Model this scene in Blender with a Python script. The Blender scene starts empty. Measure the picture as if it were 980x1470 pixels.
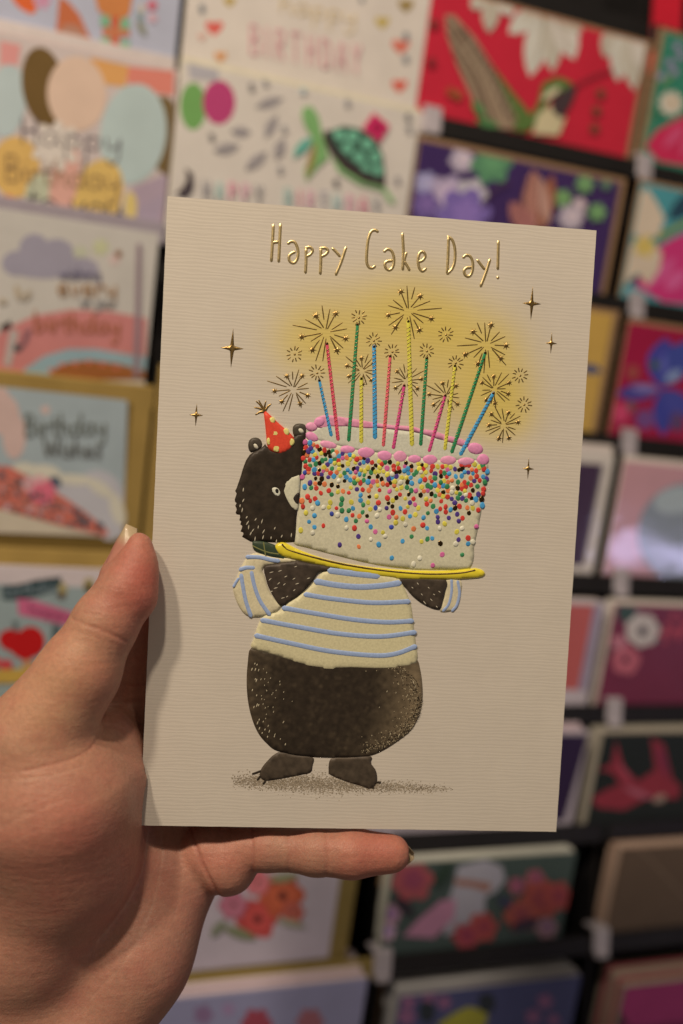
import bpy, math, random
import numpy as np
from mathutils import Matrix, Vector
from mathutils.geometry import delaunay_2d_cdt

random.seed(7); rng = np.random.default_rng(7)
S = bpy.context.scene
COL = S.collection

# ------------------------------------------------------------------ frames
def rod(r):
    r = np.array(r, float); t = np.linalg.norm(r); k = r / t
    K = np.array([[0, -k[2], k[1]], [k[2], 0, -k[0]], [-k[1], k[0], 0]])
    return np.eye(3) + math.sin(t) * K + (1 - math.cos(t)) * K @ K

FPX = 1430.0
RK_R, RK_T = rod((-0.0046, 0.3556, -0.0623)), np.array((0.0336, -0.0101, -0.5733))   # rack (u right, v up, w out) in camera
CD_R, CD_T = rod((0.0571, 0.1022, -0.0512)), np.array((0.008, -0.0041, -0.2852))     # hand-held card in camera
CARD_W, CARD_H = 0.122, 0.1766
LEAN = math.radians(15)                                                              # the rack leans back
ca, sa = math.cos(LEAN), math.sin(LEAN)
# rack frame -> world (world z is up)
R2W = np.array([[1, 0, 0], [0, sa, -ca], [0, ca, sa]])
OFF = np.array((0.0, 0.0, 1.25))
def rack2world(p): return R2W @ np.asarray(p, float) + OFF
def cam2rack(c): return RK_R.T @ (np.asarray(c, float) - RK_T)
def cam2world(c): return rack2world(cam2rack(c))
CAM_ROT = R2W @ RK_R.T
def mat4(rot, loc):
    m = Matrix.Identity(4)
    for i in range(3):
        for j in range(3): m[i][j] = float(rot[i][j])
        m[i][3] = float(loc[i])
    return m

# ------------------------------------------------------------------ camera
cam = bpy.data.cameras.new('camera'); camo = bpy.data.objects.new('camera', cam); COL.objects.link(camo)
camo.matrix_world = mat4(CAM_ROT, cam2world((0, 0, 0)))
cam.sensor_fit = 'HORIZONTAL'; cam.sensor_width = 24.0; cam.lens = FPX / 980 * 24.0
cam.clip_start = 0.01; cam.clip_end = 50
cam.dof.use_dof = True; cam.dof.focus_distance = 0.283; cam.dof.aperture_fstop = cam.lens / 6.8
S.camera = camo

# ------------------------------------------------------------------ world and lamps (warm shop spots overhead)
w = bpy.data.worlds.new('World'); S.world = w; w.use_nodes = True
w.node_tree.nodes['Background'].inputs[0].default_value = (1.0, 0.78, 0.60, 1)
w.node_tree.nodes['Background'].inputs[1].default_value = 0.10
S.view_settings.view_transform = 'Standard'; S.view_settings.look = 'None'
S.view_settings.exposure = 0.0; S.view_settings.gamma = 1.0
S.cycles.use_denoising = True; S.cycles.max_bounces = 6
try: S.cycles.denoiser = 'OPENIMAGEDENOISE'
except Exception: pass

def lamp(name, dircard, dist, power, size, color, target=None):
    d = np.array(dircard, float); d /= np.linalg.norm(d)
    tgt = cam2world(CD_T if target is None else target)
    loc = cam2world(CD_R @ (d * dist) + CD_T)
    L = bpy.data.lights.new(name, 'AREA'); L.shape = 'DISK'; L.size = size; L.energy = power; L.color = color
    o = bpy.data.objects.new(name, L); COL.objects.link(o)
    z = Vector(loc - tgt).normalized()
    o.matrix_world = Matrix.Translation(Vector(loc)) @ z.to_track_quat('Z', 'Y').to_matrix().to_4x4()
    return o
WARM = (1.0, 0.785, 0.575)
lamp('ceiling_spot', (-2.6, 10, 7.5), 1.05, 5.2, 0.065, WARM)
lamp('ceiling_spot', (-5.4, 8.4, 6.8), 1.10, 5.4, 0.075, WARM)
lamp('ceiling_spot', (4, 10, 8), 2.0, 2.2, 0.14, WARM)

# a cool tube lamp of the next aisle; the cellophaned cards on the right mirror it
def strip_lamp(name, loc_rack, aim_rack, size, power, color):
    L = bpy.data.lights.new(name, 'AREA'); L.shape = 'RECTANGLE'; L.size, L.size_y = size; L.energy = power; L.color = color
    o = bpy.data.objects.new(name, L); COL.objects.link(o); a, b = rack2world(loc_rack), rack2world(aim_rack)
    o.matrix_world = Matrix.Translation(Vector(a)) @ Vector(a - b).normalized().to_track_quat('Z', 'Y').to_matrix().to_4x4()
def _mirror(px, v, wv, dist):
    co = cam2rack((0, 0, 0)); d = RK_R.T @ np.array(((px[0] - 490) / FPX, -(px[1] - 735) / FPX, -1.0)); tb = math.atan2(0.018, 0.080); n = np.array((0, -math.sin(tb), math.cos(tb)))
    p0 = np.array((0, v, wv)); k = ((p0 - co) @ n) / (d @ n); p = co + d * k; d /= np.linalg.norm(d); r = d - 2 * (d @ n) * n; return p + r * dist, p
_a, _b = _mirror((948, 792), -0.0184, 0.0065, 1.3)
strip_lamp('aisle_tube_lamp', _a, _b, (0.22, 0.05), 0.42, (0.66, 0.60, 1.0))

# ------------------------------------------------------------------ colour: photo sRGB -> albedo under the warm lamps
ILL = np.array((0.70, 0.56, 0.405))
def lin(c):
    c = np.asarray(c, float) / 255.0
    return np.where(c <= 0.04045, c / 12.92, ((c + 0.055) / 1.055) ** 2.4)
def A(r, g, b, k=1.0): return np.clip(lin((r, g, b)) / ILL * k, 0.004, 0.88)

# ------------------------------------------------------------------ materials
def nodes(name):
    m = bpy.data.materials.new(name); m.use_nodes = True
    nt = m.node_tree; return m, nt, nt.nodes['Principled BSDF'], nt.nodes.new, nt.links.new
def noise_bump(nt, bsdf, scale, strength, dist=0.0002, coord='Object'):
    tc = nt.nodes.new('ShaderNodeTexCoord'); n = nt.nodes.new('ShaderNodeTexNoise'); b = nt.nodes.new('ShaderNodeBump')
    n.inputs['Scale'].default_value = scale; n.inputs['Detail'].default_value = 4
    b.inputs['Strength'].default_value = strength; b.inputs['Distance'].default_value = dist
    nt.links.new(tc.outputs[coord], n.inputs['Vector']); nt.links.new(n.outputs['Fac'], b.inputs['Height'])
    nt.links.new(b.outputs['Normal'], bsdf.inputs['Normal']); return tc, n, b
def ink(name, rough=0.5, var=0.12, nscale=900, coat=0.0, coat_rough=0.1, bump=0.0, bscale=400, metallic=0.0, bdist=0.0002, spec=0.4):
    """printed surface: colour comes from the piece's own ink colour attribute, broken up by grain"""
    m, nt, p, new, link = nodes(name)
    at = new('ShaderNodeAttribute'); at.attribute_name = 'col'
    tc = new('ShaderNodeTexCoord'); n = new('ShaderNodeTexNoise'); n.inputs['Scale'].default_value = nscale; n.inputs['Detail'].default_value = 5
    mr = new('ShaderNodeMapRange'); mr.inputs[1].default_value = 0.3; mr.inputs[2].default_value = 0.7
    mr.inputs[3].default_value = 1 - var; mr.inputs[4].default_value = 1 + var
    mx = new('ShaderNodeVectorMath'); mx.operation = 'SCALE'
    link(tc.outputs['Object'], n.inputs['Vector']); link(n.outputs['Fac'], mr.inputs[0])
    link(at.outputs['Color'], mx.inputs[0]); link(mr.outputs[0], mx.inputs['Scale']); link(mx.outputs[0], p.inputs['Base Color'])
    p.inputs['Roughness'].default_value = rough; p.inputs['Metallic'].default_value = metallic
    p.inputs['Specular IOR Level'].default_value = spec
    p.inputs['Coat Weight'].default_value = coat; p.inputs['Coat Roughness'].default_value = coat_rough
    if bump:
        n2 = new('ShaderNodeTexNoise'); n2.inputs['Scale'].default_value = bscale; n2.inputs['Detail'].default_value = 3
        b = new('ShaderNodeBump'); b.inputs['Strength'].default_value = bump; b.inputs['Distance'].default_value = bdist
        link(tc.outputs['Object'], n2.inputs['Vector']); link(n2.outputs['Fac'], b.inputs['Height']); link(b.outputs['Normal'], p.inputs['Normal'])
        if coat: link(b.outputs['Normal'], p.inputs['Coat Normal'])
    return m
def plain(name, color, rough=0.5, metallic=0.0, var=0.06, nscale=120, bump=0.15, bscale=600, coat=0.0, spec=0.4):
    m, nt, p, new, link = nodes(name)
    tc, n, b = noise_bump(nt, p, bscale, bump)
    n2 = new('ShaderNodeTexNoise'); n2.inputs['Scale'].default_value = nscale; n2.inputs['Detail'].default_value = 5
    mr = new('ShaderNodeMapRange'); mr.inputs[1].default_value = 0.3; mr.inputs[2].default_value = 0.7
    mr.inputs[3].default_value = 1 - var; mr.inputs[4].default_value = 1 + var
    mx = new('ShaderNodeVectorMath'); mx.operation = 'SCALE'; mx.inputs[0].default_value = tuple(color)
    link(tc.outputs['Object'], n2.inputs['Vector']); link(n2.outputs['Fac'], mr.inputs[0]); link(mr.outputs[0], mx.inputs['Scale'])
    link(mx.outputs[0], p.inputs['Base Color'])
    p.inputs['Roughness'].default_value = rough; p.inputs['Metallic'].default_value = metallic
    p.inputs['Coat Weight'].default_value = coat; p.inputs['Specular IOR Level'].default_value = spec
    return m

M_INK = ink('embossed_ink', rough=0.5, var=0.10, nscale=1500, bump=0.12, bscale=1800)
M_FUR = ink('fur_ink', rough=0.5, var=0.28, nscale=420, bump=0.3, bscale=420, bdist=0.0003)
M_GLOSS = ink('gloss_ink', rough=0.28, var=0.05, nscale=700, bump=0.1, bscale=700, coat=0.3)
M_PRINT = ink('printed_board', rough=0.42, var=0.05, nscale=60, bump=0.03)
M_CELLO = ink('cellophaned_print', rough=0.35, var=0.05, nscale=60, coat=1.0, coat_rough=0.08, bump=0.25, bscale=28, bdist=0.002)
M_FOIL = plain('gold_foil', (0.88, 0.74, 0.40), rough=0.38, metallic=1.0, var=0.1, nscale=900, bump=0.25, bscale=900)
M_FOILD = plain('dark_gold_foil', (0.44, 0.31, 0.12), rough=0.36, metallic=1.0, var=0.15, nscale=900, bump=0.3, bscale=1200)
M_GOLD = plain('gold_board', A(158, 124, 62), rough=0.42, metallic=0.2, var=0.08, nscale=60)
M_GOLDD = plain('dull_gold_board', A(128, 104, 52), rough=0.5, metallic=0.2, var=0.08, nscale=60)
M_KRAFT = plain('kraft_paper', A(150, 112, 75), rough=0.75, var=0.14, nscale=300)
M_BLACK = plain('black_metal', (0.012, 0.012, 0.014), rough=0.5, var=0.2, nscale=60)
M_CLIP = plain('clear_plastic', A(158, 142, 132), rough=0.4, coat=0.1, var=0.15, nscale=50)
M_LIPW = plain('pale_plastic', A(186, 166, 148), rough=0.35, coat=0.3)
M_LIPG = plain('mauve_grey_plastic', A(138, 122, 118), rough=0.35, coat=0.3)
M_FOILB = plain('black_gold_foil', (0.16, 0.11, 0.05), rough=0.25, metallic=1.0, var=0.2, nscale=900, bump=0.2, bscale=900)
M_NAIL = ink('nail_keratin', rough=0.34, var=0.1, nscale=250, bump=0.1, bscale=500, coat=0.15)

# laid (ribbed) paper of the held card; ink colour attribute holds the printed yellow airbrush
def laid_paper():
    m, nt, p, new, link = nodes('laid_paper')
    at = new('ShaderNodeAttribute'); at.attribute_name = 'col'
    tc = new('ShaderNodeTexCoord'); mp = new('ShaderNodeMapping'); mp.inputs['Scale'].default_value = (90, 500, 90)
    n = new('ShaderNodeTexNoise'); n.inputs['Scale'].default_value = 1.0; n.inputs['Detail'].default_value = 3
    sx = new('ShaderNodeSeparateXYZ'); link(tc.outputs['Object'], sx.inputs[0]); link(tc.outputs['Object'], mp.inputs[0]); link(mp.outputs[0], n.inputs['Vector'])
    a = new('ShaderNodeMath'); a.operation = 'MULTIPLY'; a.inputs[1].default_value = 2 * math.pi / 0.00104; link(sx.outputs['Y'], a.inputs[0])
    d = new('ShaderNodeMath'); d.operation = 'MULTIPLY_ADD'; d.inputs[1].default_value = 13.0; link(n.outputs['Fac'], d.inputs[0]); link(a.outputs[0], d.inputs[2])
    s = new('ShaderNodeMath'); s.operation = 'SINE'; link(d.outputs[0], s.inputs[0])
    n2 = new('ShaderNodeTexNoise'); n2.inputs['Scale'].default_value = 2600; link(tc.outputs['Object'], n2.inputs['Vector'])
    h = new('ShaderNodeMath'); h.operation = 'MULTIPLY_ADD'; h.inputs[1].default_value = 1.2; link(n2.outputs['Fac'], h.inputs[0]); link(s.outputs[0], h.inputs[2])
    b = new('ShaderNodeBump'); b.inputs['Strength'].default_value = 0.20; b.inputs['Distance'].default_value = 0.00004
    link(h.outputs[0], b.inputs['Height']); link(b.outputs['Normal'], p.inputs['Normal'])
    n3 = new('ShaderNodeTexNoise'); n3.inputs['Scale'].default_value = 55; n3.inputs['Detail'].default_value = 8; n3.inputs['Roughness'].default_value = .75; link(tc.outputs['Object'], n3.inputs['Vector'])
    mr = new('ShaderNodeMapRange'); mr.inputs[1].default_value = .3; mr.inputs[2].default_value = .7; mr.inputs[3].default_value = .955; mr.inputs[4].default_value = 1.03; link(n3.outputs['Fac'], mr.inputs[0])
    mx = new('ShaderNodeVectorMath'); mx.operation = 'SCALE'; link(at.outputs['Color'], mx.inputs[0]); link(mr.outputs[0], mx.inputs['Scale'])
    link(mx.outputs[0], p.inputs['Base Color']); p.inputs['Roughness'].default_value = 0.6; p.inputs['Specular IOR Level'].default_value = 0.3
    return m
M_LAID = laid_paper()

# ------------------------------------------------------------------ mesh helpers
def new_obj(name, verts, faces, mat, parent=None, col=None, smooth=True):
    me = bpy.data.meshes.new(name); me.from_pydata([tuple(map(float, v)) for v in verts], [], [tuple(map(int, f)) for f in faces])
    if col is not None:
        c = np.asarray(col, float)
        if c.ndim == 1: c = np.tile(c, (len(verts), 1))
        at = me.attributes.new('col', 'FLOAT_COLOR', 'POINT')
        at.data.foreach_set('color', np.hstack([c, np.ones((len(c), 1))]).astype(np.float32).ravel())
    me.materials.append(mat)
    if smooth: me.polygons.foreach_set('use_smooth', [True] * len(me.polygons))
    me.update()
    o = bpy.data.objects.new(name, me); COL.objects.link(o)
    if parent is not None: o.parent = parent
    return o
def tag(o, label=None, cat=None, group=None, kind=None):
    if label: o['label'] = label
    if cat: o['category'] = cat
    if group: o['group'] = group
    if kind: o['kind'] = kind
    return o
class Bag:
    """collects pieces of ONE part"""
    def __init__(s): s.v = []; s.f = []; s.c = []
    def add(s, v, f, c=(1, 1, 1)):
        o = len(s.v); s.v += [tuple(x) for x in v]; s.f += [tuple(i + o for i in q) for q in f]
        c = np.asarray(c, float); s.c += [tuple(x) for x in (np.tile(c, (len(v), 1)) if c.ndim == 1 else c)]
    def build(s, name, mat, parent=None, smooth=True): return new_obj(name, s.v, s.f, mat, parent, np.array(s.c), smooth)

def smooth_closed(P, n=4):
    P = np.asarray(P, float); N = len(P); out = []
    for i in range(N):
        a, b, c, d = P[i - 1], P[i], P[(i + 1) % N], P[(i + 2) % N]
        for k in range(n):
            t = k / n
            out.append(.5 * ((2 * b) + (c - a) * t + (2 * a - 5 * b + 4 * c - d) * t * t + (3 * b - a - 3 * c + d) * t ** 3))
    return np.array(out)
def smooth_open(P, n=5):
    P = np.asarray(P, float)
    if len(P) < 3: return P
    Q = np.vstack([2 * P[0] - P[1], P, 2 * P[-1] - P[-2]]); out = []
    for i in range(1, len(Q) - 2):
        a, b, c, d = Q[i - 1], Q[i], Q[i + 1], Q[i + 2]
        for k in range(n):
            t = k / n
            out.append(.5 * ((2 * b) + (c - a) * t + (2 * a - 5 * b + 4 * c - d) * t * t + (3 * b - a - 3 * c + d) * t ** 3))
    out.append(P[-1]); return np.array(out)
def resample_closed(P, s):
    P = np.asarray(P, float); Q = np.vstack([P, P[:1]]); d = np.r_[0, np.cumsum(np.linalg.norm(np.diff(Q, axis=0), axis=1))]
    n = max(6, int(d[-1] / s)); t = np.linspace(0, d[-1], n, endpoint=False)
    return np.stack([np.interp(t, d, Q[:, 0]), np.interp(t, d, Q[:, 1])], 1)
def inside(P, pts):
    x, y = pts[:, 0], pts[:, 1]; r = np.zeros(len(pts), bool); j = len(P) - 1
    for i in range(len(P)):
        xi, yi = P[i]; xj, yj = P[j]
        c = ((yi > y) != (yj > y)) & (x < (xj - xi) * (y - yi) / (yj - yi + 1e-15) + xi); r ^= c; j = i
    return r
def segdist(P, pts, closed=True):
    best = np.full(len(pts), 1e9); n = len(P)
    for i in range(n if closed else n - 1):
        a = P[i]; b = P[(i + 1) % n]; ab = b - a; t = np.clip(((pts - a) @ ab) / (ab @ ab + 1e-20), 0, 1)
        best = np.minimum(best, np.linalg.norm(pts - a - t[:, None] * ab, axis=1))
    return best
def puff_geo(poly, base, h, r, res):
    """domed relief over a closed outline: triangulated inside, edge rounded over r, skirt down to the board"""
    B = resample_closed(poly, res); lo, hi = B.min(0), B.max(0)
    gx, gy = np.meshgrid(np.arange(lo[0] + res / 2, hi[0], res), np.arange(lo[1] + res / 2, hi[1], res * .9))
    gx[1::2] += res / 2; G = np.stack([gx.ravel(), gy.ravel()], 1)
    if len(G): G = G[inside(B, G)]
    if len(G):
        d = segdist(B, G); k = d > res * .45; G = G[k]; d = d[k]
    else: d = np.zeros(0)
    nb = len(B); pts = np.vstack([B, G]); dist = np.r_[np.zeros(nb), d]
    vo, eo, fo, ov, _, _ = delaunay_2d_cdt([Vector(p) for p in pts], [(i, (i + 1) % nb) for i in range(nb)], [], 1, 1e-9)
    src = [o[0] if len(o) else 0 for o in ov]
    t = np.clip(dist / max(r, 1e-9), 0, 1); z = base + h * np.sqrt(np.clip(1 - (1 - t) ** 2, 0, 1))
    V = [(vo[i].x, vo[i].y, z[s]) for i, s in enumerate(src)]
    F = [tuple(f) for f in fo]
    inv = {s: i for i, s in enumerate(src) if s < nb}
    k0 = len(V); ring = [inv[i] for i in range(nb) if i in inv]
    for i in ring: V.append((V[i][0], V[i][1], -0.00002))
    n = len(ring)
    area = sum(B[i][0] * B[(i + 1) % nb][1] - B[(i + 1) % nb][0] * B[i][1] for i in range(nb))
    for q in range(n):
        a, b = ring[q], ring[(q + 1) % n]
        F.append((k0 + q, k0 + (q + 1) % n, b, a) if area > 0 else (a, b, k0 + (q + 1) % n, k0 + q))
    return V, F
def stroke_geo(P, r, base=0.0, h=None, seg=6, taper=None):
    """half-round raised stroke along a 2-D path"""
    P = np.asarray(P, float); h = r if h is None else h; n = len(P); T = np.gradient(P, axis=0); T /= (np.linalg.norm(T, axis=1)[:, None] + 1e-12)
    N = np.stack([-T[:, 1], T[:, 0]], 1); V = []; F = []
    rr = np.full(n, r) if taper is None else r * np.asarray(taper)
    ext = [(P[0] - T[0] * rr[0] * .8, .25, 0)] + [(P[i], 1, i) for i in range(n)] + [(P[-1] + T[-1] * rr[-1] * .8, .25, n - 1)]
    for p, k, i in ext:
        for s in range(seg + 1):
            a = math.pi * s / seg
            V.append((*(p + N[i] * rr[i] * k * math.cos(a)), base + h * k * math.sin(a) * (rr[i] / r)))
    for q in range(len(ext) - 1):
        for s in range(seg):
            a = q * (seg + 1) + s; F.append((a, a + seg + 1, a + seg + 2, a + 1))
    return V, F
def flat_geo(poly, z):
    poly = np.asarray(poly, float); n = len(poly)
    area = sum(poly[i][0] * poly[(i + 1) % n][1] - poly[(i + 1) % n][0] * poly[i][1] for i in range(n))
    if area < 0: poly = poly[::-1]
    vo, eo, fo, ov, _, _ = delaunay_2d_cdt([Vector(p) for p in poly], [(i, (i + 1) % n) for i in range(n)], [], 1, 1e-9)
    return [(v.x, v.y, z) for v in vo], [tuple(f) for f in fo]
def box_geo(lo, hi, bev=0.0):
    x0, y0, z0 = lo; x1, y1, z1 = hi
    if bev <= 0:
        v = [(x0, y0, z0), (x1, y0, z0), (x1, y1, z0), (x0, y1, z0), (x0, y0, z1), (x1, y0, z1), (x1, y1, z1), (x0, y1, z1)]
        return v, [(0, 3, 2, 1), (4, 5, 6, 7), (0, 1, 5, 4), (1, 2, 6, 5), (2, 3, 7, 6), (3, 0, 4, 7)]
    b = bev; V = []
    for (z, ins) in ((z0, b), (z0 + b, 0), (z1 - b, 0), (z1, b)):
        X0, X1, Y0, Y1 = x0 + ins, x1 - ins, y0 + ins, y1 - ins
        c = b * .7
        V += [(X0 + c, Y0, z), (X1 - c, Y0, z), (X1, Y0 + c, z), (X1, Y1 - c, z), (X1 - c, Y1, z), (X0 + c, Y1, z), (X0, Y1 - c, z), (X0, Y0 + c, z)]
    F = [tuple(range(7, -1, -1)), tuple(range(24, 32))]
    for k in range(3):
        for i in range(8): F.append((k * 8 + i, k * 8 + (i + 1) % 8, k * 8 + 8 + (i + 1) % 8, k * 8 + 8 + i))
    return V, F
def ell(cx, cy, rx, ry, ang=0, n=20):
    t = np.linspace(0, 2 * np.pi, n, endpoint=False); c, s = math.cos(ang), math.sin(ang)
    x, y = rx * np.cos(t), ry * np.sin(t); return np.stack([cx + x * c - y * s, cy + x * s + y * c], 1)

def zm(ox, oy, sc): return lambda pts: np.asarray(pts, float) / sc + np.array((ox, oy))

# =================================================================== the card rack (structure first)
ROWS = [0.2385, 0.1526, 0.0677, -0.0184, -0.0981, -0.1702, -0.2385, -0.305]
PITCH = 0.145
rack = bpy.data.objects.new('card_rack', None); COL.objects.link(rack)
RACKM = mat4(R2W, OFF); rack.matrix_world = RACKM
tag(rack, 'black tiered display rack holding rows of greeting cards', 'card rack')
def rbox(name, lo, hi, mat, bev=0.0):
    v, f = box_geo(lo, hi, bev); return new_obj(name, v, f, mat, rack, smooth=False)
rbox('back_panel', (-0.40, -0.40, -0.048), (0.36, 0.42, -0.040), M_BLACK)
for k in range(-2, 3):
    rbox('divider', (k * PITCH - 0.0012, -0.38, -0.040), (k * PITCH + 0.0012, 0.40, 0.002), M_BLACK)
for r, z in enumerate(ROWS + [0.325]):
    for c in range(-2, 2):
        x0, x1 = c * PITCH + 0.0016, (c + 1) * PITCH - 0.0016
        rbox('shelf', (x0, z - 0.0135, -0.040), (x1, z - 0.0115, 0.0088), M_BLACK)
        rbox('lip', (x0, z - 0.0135, 0.009), (x1, z - 0.0015, 0.0108), {(-2, 0): M_LIPW, (-2, 1): M_LIPG, (-1, 0): M_LIPW, (-2, 2): M_GOLD, (-2, 3): M_GOLD, (-2, 4): M_GOLD, (-1, 6): M_GOLDD}.get((c, r), M_BLACK), 0.0006)
def clip(u, z):
    V = []; F = []
    b = Bag()
    for lo, hi in (((-0.0056, -0.0115, 0.0109), (0.0056, 0.0025, 0.0128)), ((-0.0056, 0.0012, 0.000), (0.0056, 0.0030, 0.0112)), ((-0.0042, -0.0145, 0.0112), (0.0042, -0.0105, 0.0150))):
        v, f = box_geo(lo, hi, 0.0006); b.add([(x + u, y + z, q) for x, y, q in v], f)
    return b.build('plastic_clip', M_CLIP, rack, smooth=False)
for r in (0, 1, 2, 3, 4, 6): clip(PITCH, ROWS[r])
for r in (0, 6): clip(0.0, ROWS[r])
clip(-PITCH, ROWS[3])
v, f = box_geo((0.150, 0.262, 0.004), (0.172, 0.41, 0.005), 0.0)
strip = new_obj('ribbon', v, f, plain('red_ribbon', A(190, 25, 40), rough=0.5), None, smooth=False); strip.matrix_world = RACKM
tag(strip, 'red ribbon strip hanging on the black board above the teal floral card', 'ribbon')

# ---- pocket planes: cards stand upright in the leaning rack, so their tops come forward of the lips
TB = math.atan2(0.018, 0.080); UPV = np.array((0, math.cos(TB), math.sin(TB))); NRM = np.array((0, -math.sin(TB), math.cos(TB)))
CARD_ROT = np.stack([np.array((1, 0, 0)), UPV, NRM], 1)                 # card local -> rack
class Pocket:
    def __init__(s, row, dw=0.0): s.o = np.array((0, ROWS[row] - 0.0112, 0.0065 + dw)); s.row = row
    def up(s, px):
        """photo pixels -> metres on this pocket's card face"""
        px = np.atleast_2d(np.asarray(px, float)); out = []
        co = cam2rack((0, 0, 0))
        for x, y in px:
            d = RK_R.T @ np.array(((x - 490) / FPX, -(y - 735) / FPX, -1.0))
            k = ((s.o - co) @ NRM) / (d @ NRM); q = CARD_ROT.T @ (co + d * k - s.o); out.append(q[:2])
        return np.array(out)
ORD = 'first second third fourth fifth sixth seventh eighth ninth tenth eleventh twelfth'.split()
class BgCard:
    """one card standing in a pocket: board + printed pieces; art is given where it sits on the card's face"""
    def __init__(s, row, quad, label, face, board=None, mat=None, name='greeting_card', cat='card', group='cards on the rack', thick=0.0007, dw=0.0, full=False):
        s.p = Pocket(row, dw); q = s.p.up(quad); s.q = q
        s.x0, s.x1 = (q[0, 0] + q[3, 0]) / 2, (q[1, 0] + q[2, 0]) / 2; s.y1 = (q[0, 1] + q[1, 1]) / 2
        if not full: s.x0, s.x1 = max(s.x0, math.floor((s.x0 + s.x1) / 2 / PITCH) * PITCH - 0.004), min(s.x1, math.ceil((s.x0 + s.x1) / 2 / PITCH) * PITCH + 0.004)
        s.y0 = 0.0; s.mat = mat or M_PRINT
        cx = (s.x0 + s.x1) / 2; s.cx = cx
        v, f = box_geo((s.x0 - cx, 0, -thick), (s.x1 - cx, s.y1, 0), 0.00015)
        if board is None: s.o = new_obj(name, v, f, s.mat, None, face, smooth=False)
        else: s.o = new_obj(name, v, f, board, None, np.array((.8, .8, .8)), smooth=False)
        s.loc = s.p.o + np.array((cx, 0, 0)); s.o.matrix_world = mat4(R2W @ CARD_ROT, rack2world(s.loc))
        tag(s.o, label, cat, group); s.k = 1; s.thick = thick
        if board is not None and face is not None: s.face = face
    def loc_px(s, px): return s.p.up(px) - np.array((s.cx, 0))
    def cl(s, P):
        e = 0.0004; P = np.asarray(P, float).copy(); P[:, 0] = np.clip(P[:, 0], s.x0 - s.cx + e, s.x1 - s.cx - e); P[:, 1] = np.clip(P[:, 1], e, s.y1 - e); return P
    def piece(s, name, polys, col, mat=None, px=True, jit=0.0):
        stuff = name in ('printed_sprinkles', 'printed_berries', 'printed_dot')
        if len(polys) > 1 and not stuff:
            cols = col if isinstance(col, list) else [col] * len(polys); last = None
            for P, c in zip(polys, cols): last = s.piece(name, [P], c, mat, px); s.k -= 0.8
            s.k += 0.8; return last
        b = Bag(); z = 0.00006 * s.k; s.k += 1
        cols = col if isinstance(col, list) else [col] * len(polys)
        for i, (P, c) in enumerate(zip(polys, cols)):
            Q = s.loc_px(P) if px else np.asarray(P, float)
            Q = resample_closed(s.cl(Q), max(0.0008, np.ptp(Q, axis=0).max() / 60))
            try: vv, ff = flat_geo(Q, z + i * 0.000002)
            except Exception: continue
            if len(ff): b.add(vv, ff, c)
        if not b.v: return None
        o = b.build(name, mat or s.mat, s.o, smooth=False)
        if stuff: o['kind'] = 'stuff'
        return o
    def panel(s, name, l, r, t, bt, col, mat=None):
        """printed panel inset by metres from the left, right, top and bottom edges"""
        P = [(s.x0 - s.cx + l, bt), (s.x1 - s.cx - r, bt), (s.x1 - s.cx - r, s.y1 - t), (s.x0 - s.cx + l, s.y1 - t)]
        return s.piece(name, [P], col, mat, px=False)
    def strokes(s, name, paths, r, col, mat=None, px=True):
        b = Bag(); z = 0.00006 * s.k; s.k += 1
        for P in paths:
            Q = s.loc_px(smooth_open(P, 4)) if px else P
            v, f = stroke_geo(s.cl(Q), r, z, 0.00008, 4); b.add(v, f, col)
        return b.build(name, mat or s.mat, s.o, smooth=False)
    def stack(s, n, step, label, cols, name='greeting_card', cat='card', group=None, dy=0.0, mats=None):
        """the further cards and envelopes standing behind the front one, each its own object"""
        for i in range(n):
            c = cols[i % len(cols)]; j = rng.uniform(-0.0008, 0.0008); t = step * 0.55
            hgt = s.y1 + dy + rng.uniform(-0.0012, 0.0008)
            cx = 0
            v, f = box_geo((s.x0 - s.cx + 0.0006 + j, 0, -t), (s.x1 - s.cx - 0.0006 + j, hgt, 0), 0.00012)
            m = (mats[i % len(mats)] if mats else M_PRINT)
            o = new_obj(name, v, f, m, None, c, smooth=False)
            o.matrix_world = mat4(R2W @ CARD_ROT, rack2world(s.loc + NRM * -(s.thick + 0.0004 + step * i)))
            tag(o, label.replace(' edge', f' edge, {ORD[i]} behind the front one,', 1) if n > 1 else label, cat, group or label)
    def envelope(s, label, mat, l, r, t, dz=0.0012, name='envelope', cat='envelope', thick=0.0006):
        v, f = box_geo((s.x0 - s.cx - l, 0, -thick), (s.x1 - s.cx + r, s.y1 + t, 0), 0.0002)
        o = new_obj(name, v, f, mat, None, np.array((.8, .8, .8)), smooth=False)
        o.matrix_world = mat4(R2W @ CARD_ROT, rack2world(s.loc - NRM * dz)); tag(o, label, cat, 'envelopes behind rack cards'); return o

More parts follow.
